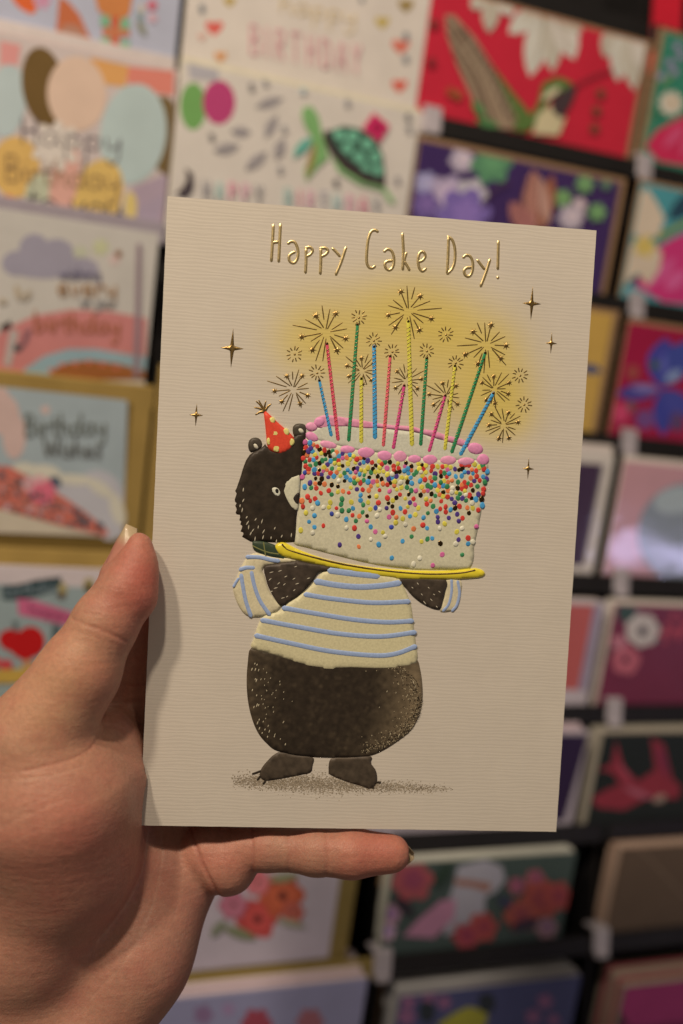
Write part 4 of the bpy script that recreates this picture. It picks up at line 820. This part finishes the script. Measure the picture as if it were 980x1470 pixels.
for poly, claws in (([(205, 118), (150, 165), (128, 200), (130, 225), (150, 240), (215, 232), (300, 215), (345, 205), (352, 175), (356, 140), (280, 130)], [[(130, 198), (112, 205), (97, 210)], [(132, 218), (124, 227), (117, 236)], [(152, 236), (148, 245), (142, 252)]]),
                    ([(430, 145), (420, 195), (428, 215), (500, 245), (560, 262), (595, 275), (620, 258), (628, 235), (622, 195), (600, 165), (602, 135), (500, 140)], [[(618, 246), (630, 246), (641, 248)], [(600, 262), (606, 268), (612, 270)]])):
    ft = relief('bear_foot', [Z9(poly)], 0.05, 0.35, 1.2, A(66, 53, 38), M_FUR, res=.9, sm=3, colf=furcol(0))
    for cw in claws: ridge('claw', [Z9(cw)], 1.6, 0.05, 0.2, M_FUR, DK, parent=ft)
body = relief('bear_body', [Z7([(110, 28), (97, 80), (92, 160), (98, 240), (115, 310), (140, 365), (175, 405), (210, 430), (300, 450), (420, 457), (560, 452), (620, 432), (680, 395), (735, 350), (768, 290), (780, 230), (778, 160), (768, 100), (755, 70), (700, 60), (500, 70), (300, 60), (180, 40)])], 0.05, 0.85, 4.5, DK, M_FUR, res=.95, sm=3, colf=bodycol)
BODYP = np.array([(118, 60), (104, 160), (110, 240), (128, 305), (152, 355), (185, 392), (300, 435), (600, 430), (670, 385), (722, 345), (755, 285), (766, 230), (764, 160), (752, 100)], float)
fl = Bag()
for _ in range(140):
    x, y = (rng.uniform(100, 260), rng.uniform(75, 400)) if rng.random() < .6 else (rng.uniform(560, 760), rng.uniform(150, 400))
    x += (y - 75) * .12 if x < 300 else -(y - 150) * .1
    if rng.random() < abs(x - (110 if x < 300 else 740)) / 190: continue
    if not inside(BODYP, np.array([(x, y)]))[0]: continue
    L = rng.uniform(5, 12); c_ = A(176, 156, 118) if x < 300 or rng.random() < .5 else DK * .6
    v, f = stroke_geo(K(Z7(np.linspace((x, y), (x - L * .35, y + L), 3))), .75 * PXM, 0.82 * MM, .12 * MM, 3, taper=[.6, 1, .6]); fl.add(v, f, c_)
for _ in range(900):
    a = rng.uniform(-1.2, 1.25); rr = 1 - abs(rng.normal(0, .10)); x, y = 440 + 338 * rr * math.cos(a), 235 + 215 * rr * math.sin(a)
    if y < 70 or rr > 1.0 or x < 520: continue
    v, f = flat_geo(K(Z7(ell(x, y, rng.uniform(1.2, 3.0), rng.uniform(1.2, 2.6), 0, 5))), .92 * MM); fl.add(v, f, (DK if rng.random() < .55 else A(160, 138, 100)) * rng.uniform(.7, 1.1))
tag(fl.build('fur_flecks', M_INK, body), kind='stuff')
JMP = A(190, 172, 124); STR = A(138, 147, 178)
jm = relief('jumper', [Z6([(395, 140), (345, 185), (310, 225), (250, 265), (205, 305), (150, 320), (128, 360), (112, 410), (104, 440), (180, 462), (260, 490), (330, 512), (400, 520), (480, 515), (560, 520), (640, 515), (716, 495), (714, 430), (706, 370), (700, 310), (690, 260), (665, 205), (640, 175), (500, 150)])], 0.45, 0.75, 2.0, JMP, res=1.1, sm=2)
sl1 = relief('jumper_sleeve', [Z8([(175, 190), (240, 165), (330, 190), (450, 200), (520, 225), (290, 258), (292, 330), (320, 420), (360, 490), (410, 545), (330, 600), (200, 620), (130, 570), (85, 480), (70, 400), (100, 330), (130, 260)])], 0.3, 0.7, 2.2, A(192, 172, 128), res=.9, sm=2)
sl2 = relief('jumper_sleeve', [Z6([(822, 180), (880, 188), (882, 230), (872, 280), (850, 302), (802, 306), (812, 270), (822, 230)])], 0.1, 0.5, 1.5, A(190, 170, 128), res=.8, sm=2)
for p in ([(395, 152), (470, 162), (570, 172)], [(345, 192), (420, 205), (500, 212), (580, 208), (650, 198)], [(305, 240), (400, 255), (550, 270), (685, 266)], [(225, 290), (330, 308), (480, 332), (600, 342), (698, 338)], [(145, 335), (280, 360), (430, 385), (580, 395), (708, 380)], [(123, 392), (250, 420), (400, 450), (560, 465), (640, 458), (710, 432)]):
    ridge('stripe', [Z6(p)], 3.8 if p[0][0] < 345 else 4.6, 1.08, .42, M_INK, STR, parent=jm)
for p in ([(170, 192), (260, 196), (330, 212), (390, 220)], [(122, 280), (165, 268), (215, 268)], [(75, 400), (90, 372), (108, 345)], [(128, 320), (140, 400), (160, 500), (195, 605)], [(200, 300), (222, 400), (260, 500), (325, 595)]):
    ridge('stripe', [Z8(p)], 3.0 if p[0][0] != 75 else 2.0, .85, .42, M_INK, STR, parent=sl1)
for p in ([(845, 188), (845, 230), (835, 275), (815, 300)], [(868, 192), (874, 235), (865, 278), (848, 300)]): ridge('stripe', [Z6(p)], 2.2, .45, .35, M_INK, STR, parent=sl2)
def flecks(parent, Z, pts, base, ln, wd, ang0):
    b = Bag()
    for x, y in pts:
        a = ang0 + rng.uniform(-.3, .3); L = ln * rng.uniform(.7, 1.4); d = np.array((math.cos(a), math.sin(a))) * L
        v, f = stroke_geo(K(Z(np.linspace(np.array((x, y)) - d, np.array((x, y)) + d, 3))), wd * PXM, base * MM, .1 * MM, 3, taper=[.4, 1, .5]); b.add(v, f, A(178, 160, 126))
    return tag(b.build('fur_flecks', M_INK, parent), kind='stuff')
a1 = relief('bear_arm', [Z8([(290, 258), (400, 238), (510, 222), (620, 240), (780, 268), (730, 295), (672, 300), (640, 350), (590, 410), (520, 475), (460, 510), (410, 542), (360, 480), (318, 400), (298, 330)])], 0.75, 0.45, 1.2, A(58, 46, 34), M_FUR, res=.9, sm=2, colf=furcol(0))
flecks(a1, Z8, [(340, 300), (330, 350), (390, 378), (430, 385), (500, 425), (600, 342), (498, 345), (520, 380), (340, 435), (450, 470), (420, 480), (370, 410), (440, 330), (400, 290), (510, 260)], 1.18, 10, .7, -.5)
a2 = relief('bear_arm', [Z6([(650, 180), (822, 182), (822, 230), (812, 270), (800, 298), (750, 282), (705, 250), (675, 215)])], 0.4, 0.5, 1.2, A(60, 48, 35), M_FUR, res=.8, sm=2, colf=furcol(0))
flecks(a2, Z6, [(700, 215), (735, 240), (770, 260), (790, 285), (760, 215), (800, 230), (780, 240), (745, 270), (720, 200)], .88, 5, .7, .8)
head = relief('bear_head', [np.vstack([Z3([(395, 505), (370, 535), (300, 575), (255, 600), (215, 660), (185, 740), (165, 810), (130, 910)]), Z4([(150, 90), (112, 165), (128, 185), (103, 262), (132, 265), (108, 315), (135, 320), (112, 378), (165, 385), (152, 440), (172, 440), (160, 482), (185, 490), (162, 545), (200, 550), (178, 590), (230, 620), (265, 640), (380, 640), (500, 645), (600, 645), (672, 640), (682, 560), (688, 420), (700, 330), (720, 200), (728, 60)]), Z3([(738, 760), (745, 640), (765, 500), (782, 400), (740, 395), (680, 420), (600, 500), (480, 560), (410, 530)])])], 0.15, 0.75, 2.6, DK, M_FUR, res=.9, sm=0, colf=furcol(0))
for p, q in (([(262, 585), (238, 545), (238, 490), (262, 455), (305, 445), (345, 458), (368, 500), (360, 540), (320, 565)], [(285, 510), (300, 502), (320, 515), (332, 545), (322, 558), (305, 550), (290, 530)]), ([(665, 430), (652, 380), (660, 335), (700, 314), (755, 318), (778, 345), (778, 400), (760, 425), (700, 440)], [(706, 366), (722, 358), (745, 368), (757, 395), (745, 412), (725, 404), (710, 385)])):
    e = relief('ear', [Z3(p)], 0.15, 0.6, 1.0, A(62, 52, 38), M_FUR, res=.7, sm=2, parent=head); relief('ear_lining', [Z3(q)], 0.77, 0.1, .6, A(190, 174, 140), res=.5, sm=2, parent=head)
relief('muzzle', [Z4([(715, 15), (660, 15), (610, 45), (575, 90), (560, 150), (570, 215), (600, 275), (640, 320), (685, 345), (705, 320), (715, 200), (722, 100)])], 0.62, 0.5, 1.6, A(190, 176, 138), res=.7, sm=2, parent=head)
relief('nose', [Z4([(715, 178), (685, 185), (655, 215), (652, 245), (672, 270), (705, 282), (712, 230)])], 1.02, 0.25, .7, A(40, 32, 24), M_FUR, res=.5, sm=2, parent=head)
relief('eye', [Z4([(460, 135), (485, 125), (515, 135), (535, 165), (535, 200), (510, 212), (480, 195), (458, 160)])], 0.88, 0.12, .6, A(196, 184, 150), res=.4, sm=2, parent=head)
relief('pupil', [Z4(ell(505, 163, 17, 26, -.25, 14))], 0.98, 0.1, .4, A(26, 22, 18), res=.35, sm=0, parent=head)
flecks(head, Z4, [(190, 150), (222, 408), (305, 428), (365, 445), (485, 510), (450, 600), (550, 585), (640, 575), (380, 540), (280, 530), (330, 500), (300, 610), (180, 340), (230, 460), (160, 300), (260, 560), (500, 630), (375, 595), (240, 500), (190, 250)], .88, 15, .8, 1.9)
hat = relief('party_hat', [Z3([(382, 215), (400, 198), (430, 225), (520, 310), (600, 380), (660, 440), (668, 490), (640, 545), (590, 585), (530, 598), (460, 580), (415, 530), (405, 430), (392, 300)])], 0.6, 0.75, 1.1, A(200, 62, 38), M_INK, res=.8, sm=2)
for x, y, rx, ry in ((460, 287, 30, 33), (488, 408, 34, 35), (592, 395, 28, 38), (428, 480, 20, 36), (642, 488, 28, 35), (502, 545, 37, 37)):
    relief('hat_dot', [Z3(ell(x, y, rx, ry, -.3 if x == 592 else 0, 16))], 1.27, 0.09, .5, A(200, 180, 98), res=.5, sm=0, parent=hat)
tb = Bag()
for p in ([(390, 198), (350, 140), (310, 105)], [(390, 198), (365, 150), (335, 95)], [(392, 195), (390, 150), (402, 105)], [(392, 197), (420, 155), (450, 130)], [(388, 200), (350, 175), (295, 162)], [(388, 202), (350, 205), (305, 230)]):
    v, f = stroke_geo(K(Z3(smooth_open(p, 4))), 1.7 * PXM, .2 * MM, .35 * MM, 4, taper=np.linspace(1.1, .4, len(smooth_open(p, 4)))); tb.add(v, f)
tb.build('hat_tuft', M_FOILD, hat)
col_ = relief('bear_collar', [Z4([(275, 640), (300, 625), (400, 640), (480, 665), (520, 700), (560, 770), (620, 800), (520, 795), (400, 765), (310, 730), (280, 695)])], 0.35, 0.75, 1.3, A(46, 56, 36), M_INK, res=.7, sm=2)
ridge('collar_line', [Z4([(380, 645), (388, 700), (398, 760)]), Z4([(278, 675), (340, 705), (420, 735), (520, 752)])], .9, 1.06, .08, M_INK, A(112, 106, 56), parent=col_)
# ---- plate
pl = relief('plate', [Z6([(192, 70), (200, 52), (228, 48), (265, 68), (330, 94), (420, 120), (550, 140), (700, 152), (850, 152), (935, 143), (966, 156), (962, 174), (900, 182), (780, 185), (640, 181), (500, 162), (380, 137), (270, 112), (212, 96)])], 0.6, 1.0, 1.7, A(206, 178, 42), M_GLOSS, res=.7, sm=2)
ridge('plate_line', [Z6([(218, 54), (228, 66), (248, 78), (330, 101), (450, 129), (600, 152), (750, 164), (870, 161), (930, 150)])], 1.25, 1.45, .16, M_FOILD, parent=pl)

# the embossing is shallow: press every relief piece to its real height
def _all(o):
    for ch in o.children: yield ch; yield from _all(ch)
for o in _all(card):
    if o.name.startswith(('front_panel', 'back_panel')): continue
    me = o.data; co = np.empty(len(me.vertices) * 3, np.float32); me.vertices.foreach_get('co', co); co = co.reshape(-1, 3); co[:, 2] = np.where(co[:, 2] > 0, co[:, 2] * EMB, co[:, 2]); me.vertices.foreach_set('co', co.ravel()); me.update()

# =================================================================== the hand (one continuous body)
hand = bpy.data.objects.new('hand', None); COL.objects.link(hand); hand.matrix_world = CARDM
tag(hand, 'bare left hand, palm towards the viewer, gripping the cream bear card', 'hand')
def H(px, py, z): q = K([(px, py)], z * MM)[0] / MM; return np.array((q[0], q[1], z))
GRID = 1.0
lo = np.array((H(-150, 700, 0)[0], H(0, 1640, 0)[1], -52.0)); hi = np.array((H(620, 700, 0)[0], H(0, 735, 0)[1], 46.0))
ax = [np.arange(lo[i], hi[i], GRID, dtype=np.float32) for i in range(3)]
GX, GY, GZ = np.meshgrid(*ax, indexing='ij')
def cone(a, b, ra, rb, p=None):
    X, Y_, Zz = (GX, GY, GZ) if p is None else p
    ab = b - a; L = float(ab @ ab) + 1e-9
    t = np.clip(((X - a[0]) * ab[0] + (Y_ - a[1]) * ab[1] + (Zz - a[2]) * ab[2]) / L, 0, 1)
    return np.sqrt((X - a[0] - ab[0] * t) ** 2 + (Y_ - a[1] - ab[1] * t) ** 2 + (Zz - a[2] - ab[2] * t) ** 2) - (ra + (rb - ra) * t)
def smin(a, b, k):
    h = np.clip(.5 + .5 * (b - a) / k, 0, 1); return b + (a - b) * h - k * h * (1 - h)
def chain(pts, k=2.0):
    d = None
    for (a, b) in zip(pts[:-1], pts[1:]):
        q = cone(H(*a[:3]), H(*b[:3]), a[3], b[3]).astype(np.float32); d = q if d is None else smin(d, q, k)
    return d
thumb = chain([(199, 784, 5, 3.9), (193, 818, 6, 5.7), (181, 848, 6.8, 7.6), (152, 893, 8, 8.7), (113, 965, 9.5, 10.9), (50, 1062, 10, 14.6)], 3)
pad = chain([(200, 806, 6, 4.0), (193, 858, 7, 5.7)], 1); thumb = smin(thumb, pad, 3.0); thumb = smin(thumb, chain([(178, 792, 2.0, 3.4), (170, 824, 3.2, 5.2)], 1), 1.5)
thenar = chain([(45, 1070, 8, 14.5), (72, 1150, 8, 21.0), (84, 1225, 1.5, 20.5), (34, 1345, -3, 18.5), (-10, 1450, -8, 17)], 8)
web = chain([(105, 1098, 2, 13), (152, 1062, -4, 8.5), (165, 1110, -3, 9.0), (150, 1170, -2, 10)], 5)
hypo = chain([(256, 1262, -15, 12.2), (190, 1372, -9, 15.5), (80, 1530, -4, 20)], 10)
palm = chain([(0, 1520, -16, 18), (150, 1150, -24, 13), (205, 1015, -22, 11)], 10)
palm = smin(palm, chain([(0, 1520, -16, 18), (235, 1085, -24, 11.5)], 10), 8)
palm = smin(palm, chain([(20, 1520, -14, 18), (258, 1160, -23, 11.0)], 10), 8)
palm = smin(palm, chain([(40, 1530, -12, 18), (215, 1245, -16, 12.0)], 10), 8)
palm = smin(palm, hypo, 7)
arm = chain([(20, 1500, -6, 22), (-110, 1790, -2, 27)], 10)
idx = chain([(203, 1012, -19, 11.0), (243, 880, -14, 10), (345, 830, -12, 7.8), (420, 800, -10.5, 6.6)], 3)
mid = chain([(235, 1078, -23, 11), (352, 962, -18, 9.2), (452, 920, -13, 7.9), (525, 900, -11, 6.8)], 3)
rin = chain([(260, 1150, -23, 10.5), (372, 1062, -18, 8.8), (472, 1030, -13, 7.5), (545, 1015, -11, 6.4)], 3)
pin = chain([(300, 1222, -13, 10.0), (325, 1236, -11, 9.6), (340, 1224, -10, 7.8)], 2)
pin2 = chain([(345, 1218, -9, 6.7), (385, 1217, -7, 6.7), (416, 1219, -6, 6.1), (452, 1222, -4, 6.9), (505, 1225, -2.5, 7.1), (561, 1225, -1.5, 5.7)], 2.0)
D = smin(palm, arm, 12)
D = smin(D, thenar, 7.5); D = smin(D, web, 5); D = smin(D, thumb, 3.2)
for q, k in ((idx, 4), (mid, 3), (rin, 3)): D = smin(D, q, k)
D = smin(D, pin, .6); D = smin(D, pin2, .7)
# the card's edge presses into the flesh: keep its slot free
cl = K([(243, 285), (198, 1187)])[:, 0].mean() / MM
slab = np.maximum.reduce([(-CARD_W / 2 / MM - .15) - GX, (-CARD_H / 2 / MM - .15) - GY, GZ - 0.12, -2.6 - GZ])
D = np.maximum(D, -slab)
def surface_nets(D):
    s = D < 0; n = np.array(D.shape); c = np.zeros(tuple(n - 1), np.int8)
    for i in (0, 1):
        for j in (0, 1):
            for k in (0, 1): c += s[i:n[0] - 1 + i, j:n[1] - 1 + j, k:n[2] - 1 + k]
    act = (c > 0) & (c < 8); ids = -np.ones(act.shape, np.int64); I = np.argwhere(act); ids[act] = np.arange(len(I))
    acc = np.zeros((len(I), 3)); cnt = np.zeros(len(I)); cor = [(i, j, k) for i in (0, 1) for j in (0, 1) for k in (0, 1)]
    for a in cor:
        for ax_ in range(3):
            if a[ax_]: continue
            b = list(a); b[ax_] = 1
            da = D[I[:, 0] + a[0], I[:, 1] + a[1], I[:, 2] + a[2]]; db = D[I[:, 0] + b[0], I[:, 1] + b[1], I[:, 2] + b[2]]
            m = (da < 0) != (db < 0); t = np.where(m, da / (da - db + 1e-12), 0); p = np.tile(np.array(a, float), (len(I), 1)); p[:, ax_] = t
            acc[m] += p[m]; cnt[m] += 1
    V = I + acc / cnt[:, None]; F = []
    for ax_ in range(3):
        o1, o2 = [(1, 2), (2, 0), (0, 1)][ax_]
        sh = np.array(s.shape); sl0 = [slice(None)] * 3; sl1 = [slice(None)] * 3; sl0[ax_] = slice(0, -1); sl1[ax_] = slice(1, None)
        e = np.argwhere(s[tuple(sl0)] != s[tuple(sl1)]); e = e[(e[:, o1] > 0) & (e[:, o2] > 0) & (e[:, o1] < sh[o1] - 1) & (e[:, o2] < sh[o2] - 1)]
        q = []
        for d1, d2 in ((1, 1), (0, 1), (0, 0), (1, 0)):
            p = e.copy(); p[:, o1] -= d1; p[:, o2] -= d2; q.append(ids[p[:, 0], p[:, 1], p[:, 2]])
        q = np.stack(q, 1); fl = s[e[:, 0], e[:, 1], e[:, 2]]; q[~fl] = q[~fl][:, ::-1]; F.append(q)
    return V, np.vstack(F)
V, F = surface_nets(D); F = F[(F >= 0).all(1)]
V = V * GRID + lo
def relax(V, F, n, lam=.5):
    E_ = np.vstack([F[:, [0, 1]], F[:, [1, 2]], F[:, [2, 3]], F[:, [3, 0]]]); E_ = np.vstack([E_, E_[:, ::-1]])
    for _ in range(n):
        a = np.zeros_like(V); c = np.zeros(len(V)); np.add.at(a, E_[:, 0], V[E_[:, 1]]); np.add.at(c, E_[:, 0], 1); V = V + lam * (a / np.maximum(c, 1)[:, None] - V)
    return V
V = relax(V, F, 3)
def subdivide(V, F):
    E_ = np.sort(np.vstack([F[:, [0, 1]], F[:, [1, 2]], F[:, [2, 3]], F[:, [3, 0]]]), 1); u, inv = np.unique(E_, axis=0, return_inverse=True); inv = inv.ravel()
    n = len(V); m = len(F); em = V[u].mean(1); fm = V[F].mean(1); e = inv.reshape(4, m).T + n; c = np.arange(m) + n + len(u)
    F2 = np.vstack([np.stack([F[:, i], e[:, i], c, e[:, i - 1]], 1) for i in range(4)]); return np.vstack([V, em, fm]), F2
V, F = subdivide(V, F); V = relax(V, F, 2)
def normals(V, F):
    n = np.cross(V[F[:, 2]] - V[F[:, 0]], V[F[:, 3]] - V[F[:, 1]]); N = np.zeros_like(V)
    for i in range(4): np.add.at(N, F[:, i], n)
    return N / (np.linalg.norm(N, axis=1)[:, None] + 1e-12)
Nn = normals(V, F)
# skin creases: fine folds pressed into the surface on the palm side
wc = (V * MM) @ CD_R.T + CD_T; PXV = np.stack([490 + FPX * wc[:, 0] / -wc[:, 2], 735 - FPX * wc[:, 1] / -wc[:, 2]], 1)
front = np.clip((Nn @ (_co / np.linalg.norm(_co))) * 2.5, 0, 1)
CRE = [([(36, 1106), (87, 1094), (126, 1077), (146, 1052)], 2.4, .40, 0), ([(0, 1188), (50, 1165), (97, 1146)], 2.0, .14, 1), ([(20, 1120), (80, 1112), (120, 1100)], 2.0, .16, 1),
       ([(104, 888), (125, 897), (150, 906), (181, 921)], 2.6, .42, 0), ([(100, 905), (130, 912), (165, 925)], 2.2, .14, 0), ([(118, 878), (145, 884)], 2.2, .16, 0),
       ([(140, 1050), (160, 1042), (178, 1050)], 2.4, .4, 0), ([(143, 1062), (165, 1062), (180, 1075)], 2.2, .25, 0), ([(150, 1030), (170, 1022), (190, 1040)], 2.4, .25, 0),
       ([(213, 1196), (208, 1235), (196, 1270), (174, 1310), (140, 1352)], 1.9, .3, 1), ([(232, 1192), (232, 1235), (222, 1290), (200, 1340)], 1.9, .25, 1), ([(205, 1335), (175, 1385), (130, 1435)], 1.9, .14, 1),
       ([(255, 1205), (262, 1260), (250, 1320)], 1.9, .12, 1), ([(361, 1188), (362, 1220), (363, 1250)], 2.6, .5, 0), ([(413, 1190), (416, 1220), (414, 1250)], 3.0, .4, 0), ([(421, 1190), (423, 1220), (421, 1248)], 2.2, .15, 0), ([(466, 1190), (471, 1222), (468, 1260)], 3.0, .3, 0), ([(272, 1186), (281, 1215), (294, 1248), (318, 1294)], 2.8, .8, 0), ([(185, 985), (210, 982)], 2.6, .5, 0), ([(180, 1008), (206, 1005)], 2.6, .5, 0),
       ([(0, 1215), (60, 1190), (110, 1172)], 1.9, .1, 1), ([(10, 1170), (60, 1148), (92, 1130)], 1.9, .1, 1), ([(80, 940), (120, 955), (165, 950)], 2.2, .08, 0), ([(60, 1000), (110, 1015), (155, 1000)], 2.2, .08, 0)]
disp = np.zeros(len(V)); crd = np.zeros(len(V))
pale = np.zeros(len(V))
for pth, wd, dep, li in CRE:
    q = smooth_open(pth, 6); sel = (PXV[:, 0] > q[:, 0].min() - 12) & (PXV[:, 0] < q[:, 0].max() + 12) & (PXV[:, 1] > q[:, 1].min() - 12) & (PXV[:, 1] < q[:, 1].max() + 12)
    if not sel.any(): continue
    d = segdist(q, PXV[sel], closed=False); g = np.exp(-(d / wd) ** 2) * front[sel]; disp[sel] -= dep * .55 * g; (pale if li else crd)[sel] = np.maximum((pale if li else crd)[sel], g * min(1, dep * (2.6 if li else 1.6)))
V = V + Nn * disp[:, None]
# skin colour: redder pad of the thumb and finger tips, yellower ball of the thumb; deep creases reddened and painted dark like shade
def near(x, y, r): return np.exp(-(((PXV[:, 0] - x) ** 2 + (PXV[:, 1] - y) ** 2) / r ** 2))
SK = A(158, 109, 80); RD = A(162, 82, 62); PK = A(154, 100, 77); YL = A(166, 118, 82)
red = np.clip(.95 * near(210, 850, 55) + .5 * near(190, 790, 45) + .7 * near(540, 1215, 60) + .35 * near(150, 980, 40) + .4 * near(120, 1200, 60) + .45 * near(60, 1250, 90) * .6 + .3 * near(330, 1230, 50), 0, 1)
pal = np.clip(near(240, 1300, 130) * .8 + near(150, 1400, 120) * .4, 0, 1); yel = np.clip(near(60, 1010, 80) + .6 * near(110, 930, 60), 0, 1)
mot = sum(np.sin(V @ rng.normal(0, f_, 3) + rng.uniform(0, 6)) * a_ for f_, a_ in ((.12, .3), (.2, .3), (.3, .25), (.45, .2), (.7, .15)))
colr = SK[None] + (YL - SK)[None] * yel[:, None]; colr = colr + (PK - colr) * (pal * .55)[:, None]; colr = colr + (RD - colr) * np.clip(red * .8 + .05 + .12 * mot, 0, 1)[:, None]
colr = colr * (1 + .05 * mot)[:, None]; colr = colr + (A(140, 66, 50)[None] - colr) * (crd * .28)[:, None]; colr = colr + (A(180, 134, 102)[None] - colr) * (pale * .5)[:, None]
def skin():
    m, nt, p, new, link = nodes('skin')
    at = new('ShaderNodeAttribute'); at.attribute_name = 'col'; tc = new('ShaderNodeTexCoord')
    n = new('ShaderNodeTexNoise'); n.inputs['Scale'].default_value = 700; n.inputs['Detail'].default_value = 5; link(tc.outputs['Object'], n.inputs['Vector'])
    mr = new('ShaderNodeMapRange'); mr.inputs[1].default_value = .3; mr.inputs[2].default_value = .7; mr.inputs[3].default_value = .90; mr.inputs[4].default_value = 1.07; link(n.outputs['Fac'], mr.inputs[0])
    mx = new('ShaderNodeVectorMath'); mx.operation = 'SCALE'; link(at.outputs['Color'], mx.inputs[0]); link(mr.outputs[0], mx.inputs['Scale']); link(mx.outputs[0], p.inputs['Base Color'])
    n4 = new('ShaderNodeTexNoise'); n4.inputs['Scale'].default_value = 110; n4.inputs['Detail'].default_value = 6; n4.inputs['Roughness'].default_value = .65; link(tc.outputs['Object'], n4.inputs['Vector'])
    m4 = new('ShaderNodeMapRange'); m4.inputs[1].default_value = .45; m4.inputs[2].default_value = .75; m4.inputs[3].default_value = 0; m4.inputs[4].default_value = .4; link(n4.outputs['Fac'], m4.inputs[0])
    mc = new('ShaderNodeMix'); mc.data_type = 'RGBA'; mc.inputs['B'].default_value = (*A(150, 78, 62), 1); link(m4.outputs[0], mc.inputs['Factor']); link(mx.outputs[0], mc.inputs['A']); link(mc.outputs['Result'], p.inputs['Base Color'])
    v = new('ShaderNodeTexVoronoi'); v.feature = 'DISTANCE_TO_EDGE'; v.inputs['Scale'].default_value = 1500
    mp = new('ShaderNodeMapping'); mp.inputs['Rotation'].default_value = (0, 0, .9); mp.inputs['Scale'].default_value = (1, .45, 1); link(tc.outputs['Object'], mp.inputs[0]); link(mp.outputs[0], v.inputs['Vector'])
    mn = new('ShaderNodeMath'); mn.operation = 'MINIMUM'; mn.inputs[1].default_value = .18; link(v.outputs['Distance'], mn.inputs[0])
    ad = new('ShaderNodeMath'); ad.operation = 'MULTIPLY_ADD'; ad.inputs[1].default_value = .35; link(n.outputs['Fac'], ad.inputs[0]); link(mn.outputs[0], ad.inputs[2])
    mp2 = new('ShaderNodeMapping'); mp2.inputs['Rotation'].default_value = (0, 0, -.55); mp2.inputs['Scale'].default_value = (110, 620, 300); link(tc.outputs['Object'], mp2.inputs[0])
    n5 = new('ShaderNodeTexNoise'); n5.inputs['Scale'].default_value = 1.0; n5.inputs['Detail'].default_value = 2; link(mp2.outputs[0], n5.inputs['Vector'])
    ad2 = new('ShaderNodeMath'); ad2.operation = 'MULTIPLY_ADD'; ad2.inputs[1].default_value = .8; link(n5.outputs['Fac'], ad2.inputs[0]); link(ad.outputs[0], ad2.inputs[2])
    b = new('ShaderNodeBump'); b.inputs['Strength'].default_value = .5; b.inputs['Distance'].default_value = .0004; link(ad2.outputs[0], b.inputs['Height']); link(b.outputs['Normal'], p.inputs['Normal'])
    p.inputs['Roughness'].default_value = .48; p.inputs['Specular IOR Level'].default_value = .35
    p.inputs['Subsurface Weight'].default_value = .22; p.inputs['Subsurface Radius'].default_value = (1, .35, .2); p.inputs['Subsurface Scale'].default_value = .0035
    return m
new_obj('skin', V * MM, F, skin(), hand, colr)
# nails: thin curved plates on the back of the thumb and little finger
def nail(c, fwd, up, wd, ln, curve, th=.35):
    fwd = np.array(fwd, float); fwd /= np.linalg.norm(fwd); up = np.array(up, float); up -= fwd * (up @ fwd); up /= np.linalg.norm(up); sd = np.cross(up, fwd)
    nu, nv = 13, 13; Vt = []; Ct = []
    for L in (0, 1):
        for j in range(nv):
            t = j / (nv - 1); k = 1 - .18 * (1 - t) ** 3 - .80 * max(0, (t - .66) / .34) ** 1.5
            for i in range(nu):
                a = (i / (nu - 1) * 2 - 1); x = a * wd / 2 * k; dropz = -(abs(a) ** 2) * curve - .9 * (t - .35) ** 2 * (1 if t > .35 else .6)
                Vt.append(np.array(c) + fwd * ((t - .5) * ln) * (1 - .0 * abs(a)) + sd * x + up * (dropz - L * th)); tip = max(0, min(1, (t - .70) / .10)); Ct.append(A(158, 100, 76) * (1 - tip) + A(158, 130, 92) * tip)
    Ft = []; n = nu * nv
    for j in range(nv - 1):
        for i in range(nu - 1):
            a = j * nu + i; Ft += [(a, a + 1, a + nu + 1, a + nu), (n + a, n + a + nu, n + a + nu + 1, n + a + 1)]
    for i in range(nu - 1): Ft += [(i, n + i, n + i + 1, i + 1), ((nv - 1) * nu + i, (nv - 1) * nu + i + 1, n + (nv - 1) * nu + i + 1, n + (nv - 1) * nu + i)]
    for j in range(nv - 1): Ft += [(j * nu, j * nu + nu, n + j * nu + nu, n + j * nu), (j * nu + nu - 1, n + j * nu + nu - 1, n + j * nu + 2 * nu - 1, j * nu + 2 * nu - 1)]
    return new_obj('nail', np.array(Vt) * MM, Ft, M_NAIL, hand, np.array(Ct))
nail(H(159.5, 795, 6.0), H(186, 752, 5.0) - H(147, 838, 7.0), (-.84, .12, .52), 9.6, 18.2, 3.0)
nail(H(570, 1222, -5.5), (1, -.02, .12), (.25, .1, -1), 7.5, 10, 1.6)
